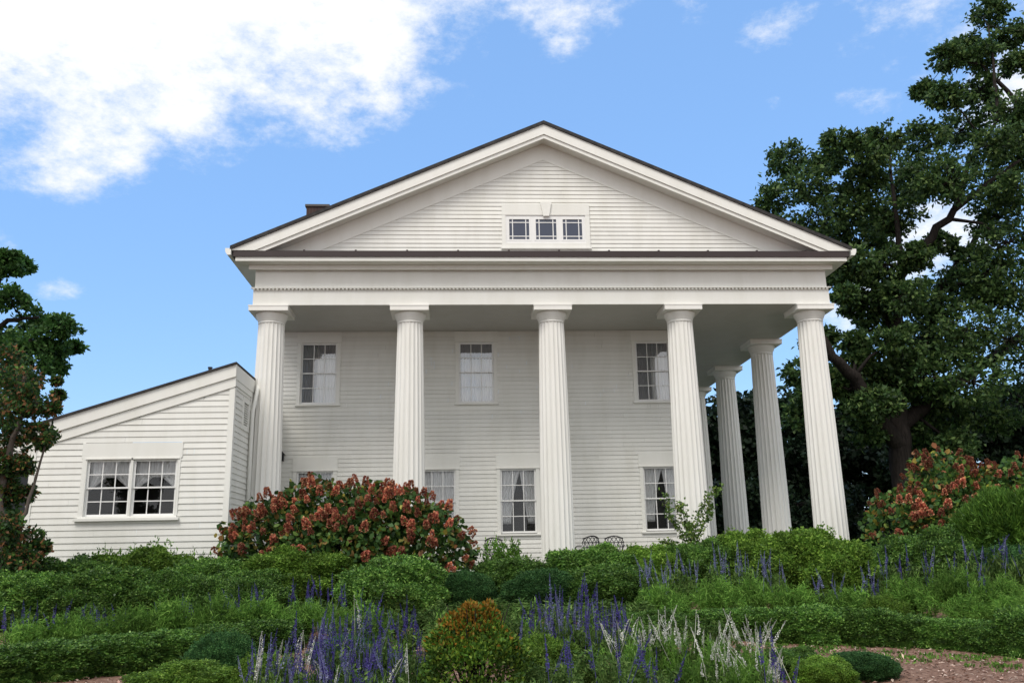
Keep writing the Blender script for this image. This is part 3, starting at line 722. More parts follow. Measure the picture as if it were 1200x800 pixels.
for i, (px, top, lab) in enumerate([(868, 560, 'dark undergrowth between the side columns'), (935, 570, 'dark undergrowth left of the corner column foot'), (1020, 570, 'dark undergrowth between the corner column and the right hydrangea'), (1110, 590, 'dark undergrowth behind the right hydrangea'), (1190, 580, 'dark undergrowth at the right edge behind the yew')]):
    b0 = at(px, 655, 40.0); b0[2] = -.5; s = px_size(px, 600, 40); rr = np.random.default_rng(80 + i)
    cl = [(at(px + rr.uniform(-48, 48), rr.uniform(top + 12, 652), 40 + rr.uniform(-1, 1)), rr.uniform(14, 20) * s) for k in range(18)]
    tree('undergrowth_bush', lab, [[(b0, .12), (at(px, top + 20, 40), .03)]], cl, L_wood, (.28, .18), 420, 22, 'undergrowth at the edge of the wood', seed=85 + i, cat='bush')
# tree over the wing at the left edge
ft = [(5, 312, 18), (26, 310, 12), (14, 348, 22), (44, 376, 20), (72, 382, 18), (58, 408, 20), (32, 398, 26), (86, 406, 9), (8, 398, 30), (40, 430, 22), (66, 428, 12), (-25, 330, 30), (-40, 390, 35), (-15, 430, 30), (20, 455, 22), (-30, 480, 40), (10, 300, 10)]
FY = 36.0
tree('maple_tree', 'dark green tree with layered boughs over the wing roof at the left edge', [pb([(-60, 655, .4, 0), (-55, 560, .34, 0), (-45, 470, .28, 0), (-30, 400, .2, 0), (-5, 340, .1, 0), (5, 310, .04, 0)], FY), pb([(-45, 470, .2, 0), (0, 430, .14, 0), (40, 405, .1, 0), (80, 388, .04, 0)], FY), pb([(-30, 400, .14, 0), (10, 375, .1, 0), (45, 372, .05, 0)], FY)], pc(ft, FY, 1.2), L_far, (.24, .14), 800, 36, seed=31, flat=.6)
nt_ = [(14, 418, 18), (32, 446, 24), (8, 478, 26), (46, 474, 22), (52, 508, 18), (62, 520, 8), (20, 520, 26), (8, 560, 24), (38, 544, 15), (42, 578, 12), (14, 602, 26), (38, 630, 24), (18, 642, 30), (62, 640, 9), (28, 470, 20), (30, 505, 22), (10, 540, 24), (22, 575, 22), (4, 590, 24), (26, 615, 22), (10, 660, 26), (44, 655, 20), (-25, 450, 30), (-25, 520, 35), (-30, 600, 40), (66, 478, 9), (72, 462, 6), (2, 440, 20), (70, 446, 4)]
nt_ = [(a - (12 if b > 515 else 4), b, c * (.82 if b > 515 else .95)) for a, b, c in nt_]
NY = 17.3
tree('rust_leaved_tree', 'small tree with rust tinged foliage against the left end of the wing', [pb([(2, 700, .09, 0), (4, 640, .08, 0), (-2, 580, .07, 0), (10, 535, .06, 0), (24, 490, .04, 0), (28, 440, .02, 0)], NY), pb([(-2, 580, .06, 0), (-20, 520, .05, 0), (-10, 450, .03, 0)], NY), pb([(4, 640, .05, 0), (30, 600, .035, 0), (48, 540, .02, 0), (66, 480, .012, 0)], NY)], pc(nt_, NY, .6), L_rust, (.09, .055), 700, 44, barkm=M_palebark, seed=41, conn=.03)

# ------------------------------------------------------------------ clipped shrubs
def ball_mesh(name, material, count, leaf, seed, lumps=70, lump_h=.28, spiky=0.0, shag=.085, boxy=2.7):
    """lumpy clipped mound of radius 1: leaves spread through its outer shell"""
    r = np.random.default_rng(seed)
    Lc = unit(r.normal(size=(lumps, 3)))
    D = unit(r.normal(size=(count, 3))); D[:, 2] = np.abs(D[:, 2]) * np.where(r.random(count) < .82, 1, -.6); D = unit(D)
    def surf(D):
        dd = D @ Lc.T; sq = (np.hypot(D[:, 0], D[:, 1]) ** boxy + np.abs(D[:, 2]) ** boxy) ** (-1 / boxy)
        return -.07 + sq + lump_h * (np.exp(-(1 - dd.max(1)) / .032) - .5)
    rad = surf(D) - np.abs(r.normal(size=count)) * shag + r.normal(size=count) * .012
    P = D * rad[:, None]
    dirs = unit(D * (.55 + spiky) + r.normal(size=D.shape) * .75 + np.array((0, 0, .25 + spiky)))
    LV = leaf_verts(P, dirs, leaf[0] * r.uniform(.55, 1.55, count), leaf[1] * r.uniform(.6, 1.4, count), r)
    # inner twig-and-leaf mass so that nothing shines through
    c2 = count // 5
    D2 = unit(r.normal(size=(c2, 3))); P2 = D2 * (surf(D2) - .12 - r.random(c2) * .05)[:, None]
    LV2 = leaf_verts(P2, unit(np.cross(D2, r.normal(size=D2.shape))), leaf[0] * 3.2, leaf[1] * 4, r, roll=D2)
    # stray shoots above the clipped surface
    q = 130; Ds = unit(r.normal(size=(q, 3)) + np.array((0, 0, .8))); Ds[:, 2] = np.abs(Ds[:, 2]); k = 7
    hh = np.repeat(r.uniform(.04, .13, q), k) * np.tile(np.linspace(.2, 1, k), q)
    P3 = np.repeat(Ds * surf(Ds)[:, None], k, 0) + unit(np.repeat(Ds, k, 0) + np.array((0, 0, .5))) * hh[:, None] + r.normal(size=(q * k, 3)) * .012
    LV3 = leaf_verts(P3, unit(np.repeat(Ds, k, 0) + r.normal(size=P3.shape) * .6), leaf[0] * r.uniform(.7, 1.5, q * k), leaf[1] * r.uniform(.7, 1.3, q * k), r)
    return quads_mesh(name, np.concatenate([LV, LV2, LV3]), material)
BOX = [ball_mesh('boxwood', L_box, 42000, (.052, .030), 100 + i, 52) for i in range(4)]
BOXL = [ball_mesh('boxwood', L_boxlight, 42000, (.055, .032), 110 + i, 46) for i in range(2)]
BLU = [ball_mesh('boxwood', L_blue, 42000, (.05, .026), 120 + i, 90, .13, .2, .07, 2.2) for i in range(2)]
YEW = [ball_mesh('yew', L_yew, 60000, (.10, .020), 130, 40, .16, .7, .09, 2.2)]
LOW = [ball_mesh('low_boxwood', L_box, 50000, (.075, .048), 140 + i, 60, .20, 0, .09, 4.5) for i in range(3)]
_cnt = [0]
def shrub(kind, meshes, px, top, w, Y, label, group=None, depth=None, rzmul=1.0, cat='shrub'):
    zt = at(px, top, Y)[2]; x = at(px, top, Y)[0]; g0 = gz(x, Y); h = max(zt - g0, .2); rx = w * 1.10 * px_size(px, top + 20, Y) / 2
    _cnt[0] += 1
    return thing(kind, label, cat, (x, Y, g0 + h * .30), group, meshes[_cnt[0] % len(meshes)], (0, 0, _cnt[0] * 1.37),
                 (rx, rx if depth is None else depth, h * .72 * rzmul))
A = 'clipped boxwood mounds along the front of the house'
shrub('boxwood_shrub', BOX, 18, 655, 130, 18.2, 'dark clipped boxwood mound at the left edge below the rusty tree', A)
shrub('boxwood_shrub', BOX, 100, 653, 110, 18.6, 'clipped boxwood mound under the left corner of the wing', A)
shrub('boxwood_shrub', BOXL, 168, 644, 115, 18.9, 'lighter clipped mound right under the pair of wing windows', A)
shrub('boxwood_shrub', BOX, 245, 656, 100, 18.7, 'clipped mound under the right corner of the wing', A)
shrub('boxwood_shrub', BOXL, 352, 642, 120, 18.4, 'bright green clipped mound in front of the left end of the red hydrangea', A)
shrub('boxwood_shrub', BOX, 300, 664, 90, 17.8, 'dark clipped mound between the wing corner and the bright green one', A)
shrub('boxwood_shrub', BOX, 462, 655, 118, 17.0, 'large smooth clipped boxwood dome below the red hydrangea', A)
shrub('boxwood_shrub', BLU, 543, 670, 74, 17.6, 'small dark rounded mound at the right foot of the hydrangea', A)
shrub('boxwood_shrub', BOX, 600, 656, 90, 18.6, 'dark mound below the window with parted curtains', A)
shrub('boxwood_shrub', BOX, 690, 640, 108, 18.8, 'clipped boxwood mound at the foot of the middle column and the iron chairs', A)
shrub('boxwood_shrub', BOXL, 760, 641, 90, 18.9, 'clipped mound just right of the iron chairs', A)
shrub('boxwood_shrub', BLU, 640, 668, 100, 17.3, 'dark clipped mound behind the golden shrub', A)
shrub('boxwood_shrub', BOX, 712, 664, 112, 16.9, 'clipped mound in front of the iron chairs, low and wide', A)
shrub('boxwood_shrub', BOX, 820, 634, 92, 18.9, 'clipped mound at the foot of the fourth front column', A)
shrub('boxwood_shrub', BOXL, 882, 624, 100, 18.8, 'clipped mound below the two side columns', A)
shrub('boxwood_shrub', BOXL, 948, 624, 122, 17.6, 'big bright boxwood dome covering the foot of the corner column', A)
shrub('boxwood_shrub', BOX, 1012, 645, 80, 18.0, 'dark clipped mound just right of the corner column', A)
shrub('boxwood_shrub', BOX, 1090, 622, 112, 17.6, 'clipped boxwood dome in front of the right red hydrangea', A)
shrub('boxwood_shrub', BLU, 1180, 640, 110, 17.0, 'dark clipped mound below the light yew at the right edge', A)
B = 'second row of clipped mounds before the wing'
for px, top, w, lab in ((28, 672, 112, 'dark mound of the lower row at the left edge'), (128, 667, 120, 'dark mound of the lower row below the left wing window'), (212, 670, 104, 'dark mound of the lower row below the right wing window'), (292, 680, 96, 'dark mound of the lower row below the wing corner')):
    shrub('boxwood_shrub', BOX, px, top, w, 16.8, lab, B)
shrub('yew_shrub', YEW, 1172, 576, 170, 18.3, 'light green yew with upright shoots in front of the right hydrangea', depth=1.2)
Hh = 'low clipped edging along the mulch path'
for i, (px, top, w, Y) in enumerate([(900, 714, 62, 14.2), (946, 712, 66, 14.1), (1012, 714, 62, 13.9), (1058, 722, 52, 13.6), (1098, 726, 50, 13.3), (1134, 727, 50, 13.0), (1170, 730, 56, 12.6), (1206, 716, 60, 12.2), (855, 714, 60, 14.4), (812, 716, 54, 14.6)]):
    shrub('edging_boxwood', LOW, px, top, w + 12, Y, ['low clipped edging bush where the path bends out of sight', 'low clipped edging bush under the big boxwood dome', 'low rounded edging bush standing a little taller mid path', 'low clipped edging bush after the taller rounded one', 'low edging bush above the middle of the mulch path', 'low edging bush below the feathery plants on the right', 'low edging bush beside the one at the right edge', 'low edging bush at the right edge of the garden', 'low edging bush behind the white flower spikes', 'low edging bush at the far left end of the path edging'][i], Hh, rzmul=1.0)
Hl = 'low clipped hedge in the left foreground'
for i, (px, top, w, Y) in enumerate([(8, 758, 90, 12.0), (75, 751, 90, 12.4), (140, 745, 84, 12.9), (205, 741, 80, 13.4), (262, 733, 76, 13.9), (318, 727, 66, 14.3)]):
    shrub('edging_boxwood', LOW, px, top, w + 10, Y, ['low clipped bush in the bottom left corner', 'low clipped bush next to the one in the bottom left corner', 'low clipped bush below the left part of the feathery row', 'low clipped bush below the middle of the feathery row', 'low clipped bush just behind the blue green mound', 'low clipped bush at the right end of the feathery row'][i], Hl)
shrub('mound_plant', BLU, 262, 742, 82, 11.8, 'smooth blue green mound among the left edging')
shrub('mound_plant', BOXL, 215, 774, 120, 10.6, 'pale green spreading mound at the bottom left', rzmul=.9)
shrub('mound_plant', BOXL, 310, 768, 70, 10.4, 'small pale mound left of the front purple salvias')
shrub('mound_plant', BLU, 1005, 764, 84, 10.7, 'smooth dark green mound beside the mulch path')
shrub('mound_plant', BOXL, 962, 770, 70, 10.2, 'bright green low mound left of the smooth dark one')
shrub('mound_plant', BOX, 930, 758, 66, 11.0, 'small green mound behind the white flower spikes')
shrub('mound_plant', BOXL, 640, 745, 70, 11.0, 'yellow green low mound right of the golden shrub')
shrub('mound_plant', BOXL, 1035, 700, 50, 14.5, 'small light shrub between the feathery plants on the right')
shrub('mound_plant', BLU, 405, 745, 80, 13.0, 'dark leafy mound behind the front purple salvias')
shrub('mound_plant', BOX, 770, 715, 80, 14.0, 'green mound behind the violet and white spikes')
# golden shrub: two sets of leaves, the new orange ones at the top
gs = at(556, 700, 9.4); g0 = gz(gs[0], 9.4); hh = gs[2] - g0
gold = thing('golden_shrub', 'rounded shrub with orange and gold new leaves at the bottom centre', 'shrub', (gs[0], 9.4, g0))
r = np.random.default_rng(77)
n_ = 15000
D = unit(r.normal(size=(n_, 3))); D[:, 2] = np.abs(D[:, 2]) * np.where(r.random(n_) < .8, 1, -1); D = unit(D)
Lc = unit(r.normal(size=(38, 3)) * (1, 1, .8))
sf = .92 + .27 * (np.exp(-(1 - (D @ Lc.T).max(1)) / .03) - .4) - np.abs(r.normal(size=n_)) * .09
Pn = D * sf[:, None] * np.array((.55, .55, hh * .52)) + np.array((0, 0, hh * .46))
Pn[:, :2] *= (1 - .28 * np.clip((Pn[:, 2] / hh - .45) / .55, 0, 1))[:, None]
topness = Pn[:, 2] / hh + r.normal(size=n_) * .13 - .05 * D[:, 0]
isg = topness > .81
dirs = unit(D * .6 + r.normal(size=D.shape) * .6 + np.array((0, 0, .5)))
for sel, nm, mt in ((~isg, 'green_leaves', L_gold), (isg, 'orange_leaves', L_goldtip)):
    q = sel
    link(nm, quads_mesh(nm, leaf_verts(Pn[q], dirs[q], .048 * r.uniform(.7, 1.3, q.sum()), .028 * r.uniform(.7, 1.3, q.sum()), r), mt), gold)
m = MB()
for k in range(40):
    a = r.uniform(0, 6.28); e = np.array((math.cos(a) * .4 * r.random(), math.sin(a) * .4 * r.random(), hh * r.uniform(.6, .95)))
    m.tube([(e[0] * .1, e[1] * .1, -.05), e * .55, e], [.014, .009, .004], 5)
m.build('stems', M_bark, gold)

# ------------------------------------------------------------------ hydrangeas with browning flower heads
def head_mesh(seed):
    r = np.random.default_rng(seed); k = 150
    tt = r.random(k); an = r.uniform(0, 6.283, k); rad = .075 * (1 - tt * .75) * (.6 + .4 * r.random(k))
    P = np.stack([rad * np.cos(an), rad * np.sin(an), tt * .20], 1)
    D = unit(np.stack([np.cos(an), np.sin(an), .5 + 0 * an], 1) + r.normal(size=(k, 3)) * .4)
    return quads_mesh('flower_head', leaf_verts(P, D, .045, .045, r), L_bloom)
HEADS = [head_mesh(200 + i) for i in range(5)]
def hydrangea(label, base, lobes, nleaf, nheads, seed):
    """lobes: (dx, dy, z, rx, ry, rz) domes relative to the base"""
    r = np.random.default_rng(seed); t = thing('hydrangea_shrub', label, 'shrub', base)
    LV = []; heads = []
    tot = sum(l[3] * l[5] for l in lobes)
    for (dx, dy, z, rx, ry, rz) in lobes:
        k = int(nleaf * rx * rz / tot)
        D = unit(r.normal(size=(k, 3)) + np.array((0, -.25, .15)))
        f = (1 - np.abs(r.normal(size=(k, 1))) * .13 + r.normal(size=(k, 1)) * .035) * (1 + .10 * np.sin(D[:, :1] * 9) * np.cos(D[:, 2:] * 8))
        P = D * f * np.array((rx, ry, rz)) + np.array((dx, dy, z)); ok = P[:, 2] > 0
        dirs = unit(D * .5 + r.normal(size=D.shape) * .55 + np.array((0, 0, -.35)))
        LV.append(leaf_verts(P[ok], dirs[ok], .135 * r.uniform(.6, 1.25, ok.sum()), .105 * r.uniform(.6, 1.2, ok.sum()), r, True))
        kh = int(round(1.9 * nheads * rx * rz / tot))
        Dh = unit(r.normal(size=(kh * 6, 3)) + np.array((0, -.7, .35))); Dh = Dh[(Dh[:, 2] > -.35) & (Dh[:, 1] < .45)][:kh]
        for d in Dh:
            p = d * np.array((rx, ry, rz)) * r.uniform(.96, 1.05) + np.array((dx, dy, z))
            if min(sum(((p[i] - l[i]) / l[3 + i]) ** 2 for i in range(3)) for l in lobes) > .86: heads.append((p, d))
    link('leaves', quads_mesh('leaves', np.concatenate(LV), L_hyd, 6), t)
    m = MB()
    for k in range(26):
        l = lobes[k % len(lobes)]; e = np.array((l[0] + r.uniform(-.7, .7) * l[3], l[1] + r.uniform(-.6, .6) * l[4], l[2] + l[5] * r.uniform(.2, .8)))
        m.tube([(e[0] * .6, e[1] * .6, -.05), (e[0] * .85, e[1] * .8, e[2] * .5), e], [.025, .018, .008], 5)
    m.build('stems', M_bark, t)
    heads.sort(key=lambda h: h[0][1] - .3 * h[0][2]); rest = []
    for i, (p, d) in enumerate(heads):
        q = Vector((d[0], d[1], abs(d[2]) + .5)).to_track_quat('Z', 'Y').to_euler(); s = r.uniform(.6, 1.15)
        if i < 98: link('flower_head', HEADS[i % 5], t, p, q, (s, s, s)); continue
        co = np.empty(len(HEADS[i % 5].vertices) * 3, np.float32); HEADS[i % 5].vertices.foreach_get('co', co)
        rest.append((co.reshape(-1, 3) * s) @ np.array(q.to_matrix()).T + p)
    if rest: link('flower_heads', quads_mesh('flower_heads', np.concatenate(rest), L_bloom), t)['kind'] = 'stuff'
    return t
b0 = at(408, 690, 19.6); b0 = np.array((b0[0], 19.6, gz(b0[0], 19.6)))
def lobe(px, top, w, Y, ry, base, low=.2):
    p = at(px, top, Y); s = px_size(px, top, Y); h = p[2] - base[2]
    return (p[0] - base[0], Y - base[1], h * .42, w * s / 2, ry, h * .58)
hydrangea('broad hydrangea covered in red brown flower heads below the porch', b0,
          [lobe(330, 582, 130, 19.9, 1.0, b0), lobe(375, 562, 120, 19.9, 1.0, b0), lobe(430, 566, 130, 19.8, 1.1, b0), lobe(470, 575, 130, 19.6, 1.1, b0), lobe(505, 592, 100, 19.3, 1.0, b0), lobe(300, 610, 74, 19.6, .8, b0), lobe(400, 600, 160, 19.1, .9, b0)], 15000, 165, 301)
b1 = at(1130, 690, 20.5); b1 = np.array((b1[0], 20.5, gz(b1[0], 20.5)))
hydrangea('tall hydrangea with orange red flower heads beside the oak at the right', b1,
          [lobe(1050, 575, 80, 20.3, .9, b1), lobe(1098, 528, 90, 20.8, 1.0, b1), lobe(1140, 548, 100, 20.6, 1.0, b1), lobe(1190, 538, 100, 20.6, 1.0, b1), lobe(1100, 572, 110, 20.0, .8, b1), lobe(1240, 545, 90, 20.6, 1.0, b1)], 12500, 140, 302)

# ------------------------------------------------------------------ salvias and feathery plants
def foliage_mesh(seed, material, w, h, stems, per, leaf, arch=.5):
    """many stems from one crown, leaves along each"""
    r = np.random.default_rng(seed); P, D = [], []; m = MB()
    for k in range(stems):
        a = r.uniform(0, 6.283); lean = r.uniform(.05, 1) ** .6 * w; hh = h * (1 - .45 * (lean / w) ** 2) * r.uniform(.8, 1.12)
        tt = np.sort(r.uniform(.12, 1, per))[:, None]
        dirv = np.array((math.cos(a), math.sin(a), 0.0))
        pts = dirv * lean * tt ** 1.3 + np.array((0, 0, 1)) * hh * (tt ** .85)
        P.append(pts); D.append(unit(r.normal(size=(per, 3)) + dirv * arch + np.array((0, 0, .35))))
    P = np.concatenate(P); D = np.concatenate(D); k = len(P)
    return quads_mesh('foliage', leaf_verts(P, D, leaf[0] * r.uniform(.6, 1.3, k), leaf[1] * r.uniform(.7, 1.2, k), r), material)
FOL = [foliage_mesh(400 + i, L_salvia, .36, .55, 60, 34, (.085, .022)) for i in range(3)]
FER = [foliage_mesh(410 + i, L_fern, .46, .62, 110, 44, (.10, .012), .3) for i in range(3)]
SHO = [foliage_mesh(420 + i, L_fern, .40, .8, 26, 30, (.085, .030), .4) for i in range(2)]
def spike_mesh(seed, material):
    r = np.random.default_rng(seed); L = .34; k = 120
    tt = np.sort(r.random(k)) ** .9; an = r.uniform(0, 6.283, k); rad = .012 * (1.15 - tt) * r.uniform(.3, 1.3, k)
    lean = r.normal(size=2) * .035
    ax = np.stack([lean[0] * tt ** 2, lean[1] * tt ** 2, .10 + L * tt], 1)
    P = ax + np.stack([rad * np.cos(an), rad * np.sin(an), 0 * an], 1) * .4
    D = unit(np.stack([np.cos(an), np.sin(an), .9 + 0 * an], 1) + r.normal(size=(k, 3)) * .25)
    sz = (.019 * (1.25 - tt * .85)) * r.uniform(.6, 1.3, k)
    V1 = leaf_verts(P, D, sz, sz * .62, r)
    st = np.array([[-.003, 0, -.25], [.003, 0, -.25], [.002 + lean[0], lean[1], .10 + L], [-.002 + lean[0], lean[1], .10 + L],
                   [0, -.003, -.25], [0, .003, -.25], [lean[0], .002 + lean[1], .10 + L], [lean[0], -.002 + lean[1], .10 + L]])
    return quads_mesh('flower_spike', np.concatenate([V1, st]), material)
SPK = {'v': [spike_mesh(500 + i, P_purple) for i in range(4)], 'p': [spike_mesh(510 + i, P_pale) for i in range(4)], 'w': [spike_mesh(520 + i, P_white) for i in range(4)]}
def flower_plant(kind, label, group, px, top, w, Y, fol, colour=None, spikes=0, sh=None, seed=0, cat='flower'):
    """top: pixel row of the foliage top; the spikes stand up to sh pixels above it"""
    p = at(px, top, Y); g0 = gz(p[0], Y); h = max(p[2] - g0, .25) * (1.20 if fol is FER else 1.08); s = px_size(px, top, Y); r = np.random.default_rng(900 + seed)
    t = thing(kind, label, cat, (p[0], Y, g0), group)
    rx = w * s / 2 * (.86 if fol is FER else 1.0)
    fm = fol[seed % len(fol)]; nat = (.36, .58) if fol is FOL else ((.46, .66) if fol is FER else (.40, .85))
    link('foliage', fm, t, (0, 0, 0), (0, 0, r.uniform(0, 6.28)), (rx / nat[0], rx / nat[0], h / nat[1]))
    for k in range(int(spikes * (.7 if colour == 'w' else .85))):
        a = r.uniform(0, 6.28); q = math.sqrt(r.random()) * rx * .95
        sc = (sh * .85 * s / .30) * r.uniform(.5, 1.2)
        c = colour if len(colour) == 1 else colour[int(r.integers(len(colour)))]
        z = h * (1 - .35 * (q / max(rx, .01)) ** 2)
        sp_ = link('flower_spike', SPK[c][int(r.integers(4))], t, (q * math.cos(a), q * math.sin(a), z - r.uniform(.0, .14) * sc), (r.normal() * (.27 if colour == 'w' else .18), r.normal() * (.27 if colour == 'w' else .18), a), (max(sc, .7), max(sc, .7), sc))
    return t
sd_ = [0]
def bed(kind, label, group, rows, fol, colour=None, spikes=0, sh=24, cat='flower'):
    for (px, top, w, Y) in rows:
        sd_[0] += 1; flower_plant(kind, label, group, px, top, w, Y, fol, colour, spikes, sh, sd_[0], cat)
bed('salvia_plant', 'dark violet salvia before the clipped mounds under the wing', 'violet salvias under the wing', [(30, 742, 60, 14.9), (80, 738, 60, 14.9), (130, 738, 50, 15), (175, 735, 60, 15.2), (230, 722, 60, 15.5), (285, 715, 60, 15.6)], FOL, 'v', 13, 26)
bed('salvia_plant', 'violet salvia between the bright green mound and the smooth dome', 'violet salvias left of the dome', [(345, 708, 50, 15.4), (378, 704, 44, 15.4), (408, 712, 46, 14.8)], FOL, 'v', 11, 26)
bed('salvia_plant', 'violet salvia in front of the smooth boxwood dome', 'violet salvias before the dome', [(438, 732, 50, 13.2), (478, 738, 44, 13.0)], FOL, 'v', 14, 34)
bed('salvia_plant', 'pale lavender salvia below the side columns', 'lavender salvias below the side columns', [(762, 676, 40, 16.2), (800, 672, 44, 16.4), (840, 668, 44, 16.4), (875, 664, 44, 16.4), (905, 672, 34, 16.2)], FOL, 'p', 14, 26)
bed('salvia_plant', 'blue salvia between the right boxwood domes', 'blue salvias at the right', [(1040, 668, 44, 16.2), (1075, 662, 44, 16.3), (1015, 690, 40, 15.4), (970, 694, 44, 15.2)], FOL, 'vp', 12, 22)
bed('salvia_plant', 'blue salvia under the light yew at the right edge', 'blue salvias under the yew', [(1130, 656, 46, 16.0), (1165, 650, 46, 15.9), (1195, 652, 46, 15.8), (1150, 690, 40, 15)], FOL, 'vp', 11, 22)
bed('salvia_plant', 'bright violet salvia right of the golden shrub', 'bright violet salvias right of the golden shrub', [(632, 738, 50, 11.6), (668, 735, 50, 11.6), (700, 738, 44, 11.5), (650, 720, 40, 12.6), (690, 716, 40, 12.6), (725, 740, 40, 11.8)], FOL, 'vvvp', 15, 36)
bed('salvia_plant', 'white salvia in the bed left of the mulch path', 'white salvias in the foreground', [(735, 752, 50, 10.0), (775, 750, 54, 9.9), (815, 756, 56, 9.7), (860, 752, 56, 9.9), (895, 758, 44, 10.1), (840, 778, 60, 8.8), (890, 785, 50, 8.6)], FOL, 'w', 15, 34)
bed('salvia_plant', 'violet salvia at the bottom edge right of the golden shrub', 'violet salvias at the bottom edge', [(665, 785, 60, 8.6), (720, 775, 60, 8.7), (770, 790, 50, 8.3), (905, 796, 50, 8.3)], FOL, 'v', 8, 44)
bed('salvia_plant', 'mixed white and violet salvia in the left foreground', 'mixed salvias in the left foreground', [(310, 788, 60, 9.2), (345, 772, 60, 9.5), (385, 760, 60, 9.8), (420, 752, 56, 10.2), (362, 795, 70, 8.6), (410, 788, 70, 8.7), (455, 780, 60, 9.0)], FOL, 'vpvpvw', 22, 40)
bed('salvia_plant', 'violet salvia beside the left side of the golden shrub', 'violet salvias left of the golden shrub', [(450, 745, 54, 11.2), (485, 775, 44, 9.6), (440, 798, 60, 8.3)], FOL, 'v', 9, 36)
bed('feathery_plant', 'light green feathery plant in the row before the wing', 'feathery plants in the left row', [(35, 732, 84, 13.6), (95, 722, 90, 13.9), (150, 716, 84, 14.2), (205, 706, 90, 14.5), (255, 704, 84, 14.6), (305, 706, 84, 14.7), (355, 708, 76, 14.7), (395, 716, 56, 14.5)], FER, cat='plant')
bed('feathery_plant', 'light green bushy plant among the lavender salvias', 'bushy plants below the side columns', [(775, 690, 84, 15.4), (835, 682, 80, 15.6), (880, 682, 70, 15.6), (930, 690, 80, 15.2), (985, 694, 80, 15.0)], FER, cat='plant')
bed('feathery_plant', 'light green feathery plant among the blue salvias at the right', 'feathery plants at the right', [(1062, 680, 80, 15.2), (1115, 672, 80, 15.2), (1165, 680, 90, 14.8), (1130, 702, 80, 14.2), (1190, 702, 80, 13.8)], FER, cat='plant')
bed('feathery_plant', 'pale green grassy clump under the white flower spikes', 'grassy clumps among the white salvias', [(748, 758, 60, 9.8), (795, 754, 64, 9.7), (840, 758, 64, 9.5), (880, 764, 60, 9.5), (815, 780, 70, 8.8), (868, 786, 70, 8.6)], FER, cat='plant')
bed('leafy_plant', 'soft green leafy plant in the centre foreground', 'leafy plants around the golden shrub', [(500, 760, 60, 10.6), (455, 762, 70, 10.4), (640, 775, 80, 9.6), (690, 765, 70, 10.2), (740, 772, 70, 9.4), (590, 720, 60, 12.8), (540, 725, 60, 13.2), (800, 785, 70, 8.9), (850, 795, 70, 8.6), (480, 800, 80, 8.6), (620, 800, 60, 8.5)], FOL, cat='plant')
bed('leafy_plant', 'low leafy plant filling the bed between the boxwood mounds and the flower spikes', 'filler plants in the middle bed', [(420, 722, 70, 13.4), (455, 716, 70, 14.6), (500, 716, 76, 14.8), (530, 706, 70, 15.4), (575, 704, 76, 15.4), (620, 704, 76, 15.2), (660, 706, 76, 15.0), (705, 704, 76, 15.0), (745, 706, 76, 15.0), (760, 728, 80, 12.8), (600, 728, 76, 12.2), (560, 722, 70, 13.8), (640, 722, 70, 13.6), (700, 724, 76, 13.0), (520, 728, 70, 12.6), (830, 726, 76, 12.6)], FOL, cat='plant')
bed('leafy_plant', 'tall loose shoots standing against the wing below its windows', 'loose shoots under the wing', [(130, 636, 50, 19.4), (190, 632, 50, 19.4), (235, 640, 40, 19.4), (160, 640, 44, 19.5), (95, 650, 36, 19.3)], SHO, cat='plant')
bed('leafy_plant', 'tall grey green wispy plant rising among the flower spikes', 'wispy plants among the flowers', [(425, 690, 50, 14.2), (445, 706, 44, 13.0), (520, 716, 40, 12.8), (615, 716, 40, 12.4), (735, 716, 46, 12.6), (790, 700, 44, 14.6), (860, 690, 40, 15.0), (1000, 684, 44, 14.9), (1080, 690, 44, 14.5), (1150, 676, 44, 14.5), (300, 700, 50, 14.4), (200, 700, 50, 14.3), (60, 722, 50, 13.6), (330, 755, 40, 10.6), (470, 752, 44, 10.8), (700, 752, 40, 10.6), (820, 744, 40, 10.6)], SHO, cat='plant')
bed('leafy_plant', 'loose twiggy shrub under the window with parted curtains', 'loose shrubs under the porch', [(575, 630, 46, 19.5), (610, 640, 50, 19.5), (588, 624, 40, 19.4), (600, 632, 46, 19.3)], SHO, cat='plant')

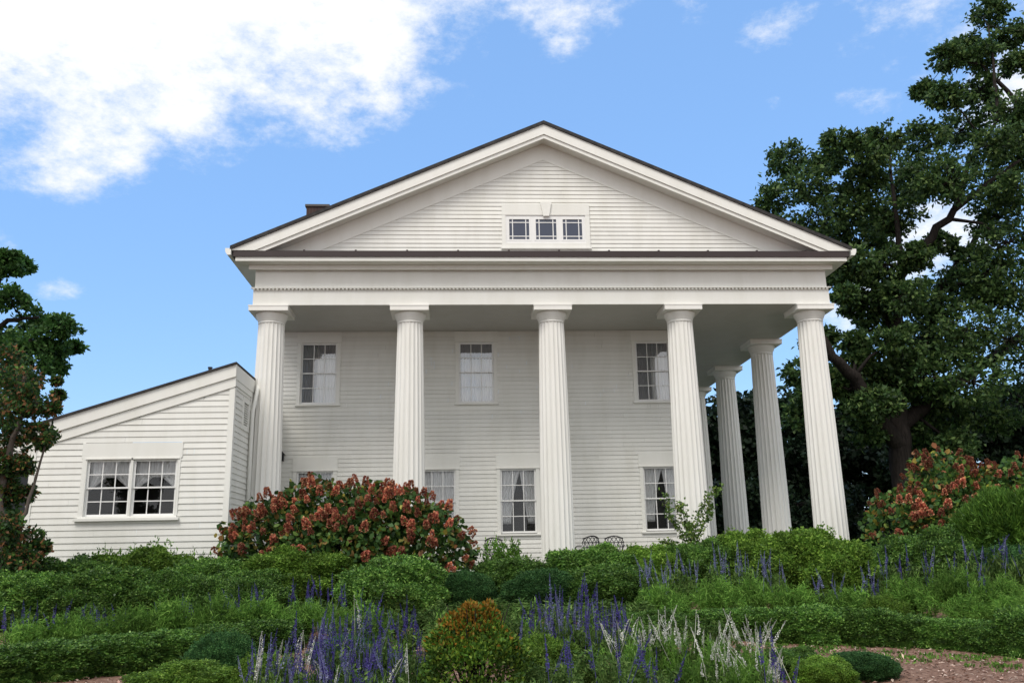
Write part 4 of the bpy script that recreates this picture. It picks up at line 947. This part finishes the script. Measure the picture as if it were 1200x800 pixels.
# young arching shrub in front of the fourth column
r = np.random.default_rng(88)
yb = at(806, 650, 20.6); yb = np.array((yb[0], 20.6, gz(yb[0], 20.6)))
yt = thing('young_shrub', 'thin young shrub with arching yellow green shoots before the fourth column', 'shrub', yb)
m = MB(); LV = []
for path in ([(808, 652), (800, 625), (785, 605), (780, 578)], [(808, 652), (806, 620), (800, 600), (796, 590)], [(810, 652), (815, 620), (820, 598), (832, 580), (846, 570)], [(810, 652), (818, 630), (828, 606), (834, 590)], [(806, 652), (790, 640), (776, 634)], [(808, 652), (812, 632), (808, 612)], [(812, 652), (826, 640), (840, 630)]):
    pts = [at(px, py, 20.6 + r.uniform(-.3, .3)) - yb for px, py in path]
    m.tube(pts, list(np.linspace(.016, .004, len(pts))), 5)
    tt = r.uniform(.2, 1, 240) * (len(pts) - 1)
    P = np.array([pts[min(int(q), len(pts) - 2)] * (1 - (q - min(int(q), len(pts) - 2))) + pts[min(int(q), len(pts) - 2) + 1] * (q - min(int(q), len(pts) - 2)) for q in tt])
    LV.append(leaf_verts(P + r.normal(size=P.shape) * .05, r.normal(size=P.shape), .085, .05, r))
m.build('stems', M_stem, yt); link('leaves', quads_mesh('leaves', np.concatenate(LV), L_vine), yt)

# ------------------------------------------------------------------ mulch chips and weeds on the path
r = np.random.default_rng(99)
n_ = 16000
X = r.uniform(-7, 11, n_); Yc = r.uniform(7.5, 15.5, n_); Zc = np.array([gz(a, b) for a, b in zip(X, Yc)]) + r.uniform(.003, .02, n_)
D = r.normal(size=(n_, 3)); D[:, 2] *= .25
ch = link('bark_mulch', quads_mesh('bark_mulch', leaf_verts(np.stack([X, Yc, Zc], 1), D, r.uniform(.03, .09, n_), r.uniform(.015, .035, n_), r, roll=np.tile((0, 0, 1.0), (n_, 1)) + r.normal(size=(n_, 3)) * .25), M_chip)); ch['kind'] = 'stuff'
ch['label'] = 'reddish brown bark mulch covering the beds and path'
wd = []
for k in range(80):
    px = r.uniform(900, 1200); py = 752 + (px - 900) / 300 * 30 + r.normal() * 5
    Y = np.interp(py, [752, 800], [13.6, 10.2]); p = at(px, py, Y); z = gz(p[0], Y); q = 14
    c = np.array((p[0], Y, z)) + r.normal(size=(q, 3)) * np.array((.05, .05, 0.0))
    wd.append(leaf_verts(c, r.normal(size=(q, 3)) * .5 + np.array((0, 0, .7)), .06, .025, r))
wd = link('weeds', quads_mesh('weeds', np.concatenate(wd), L_fern)); wd['kind'] = 'stuff'; wd['label'] = 'small weeds sprouting along the edge of the mulch path'
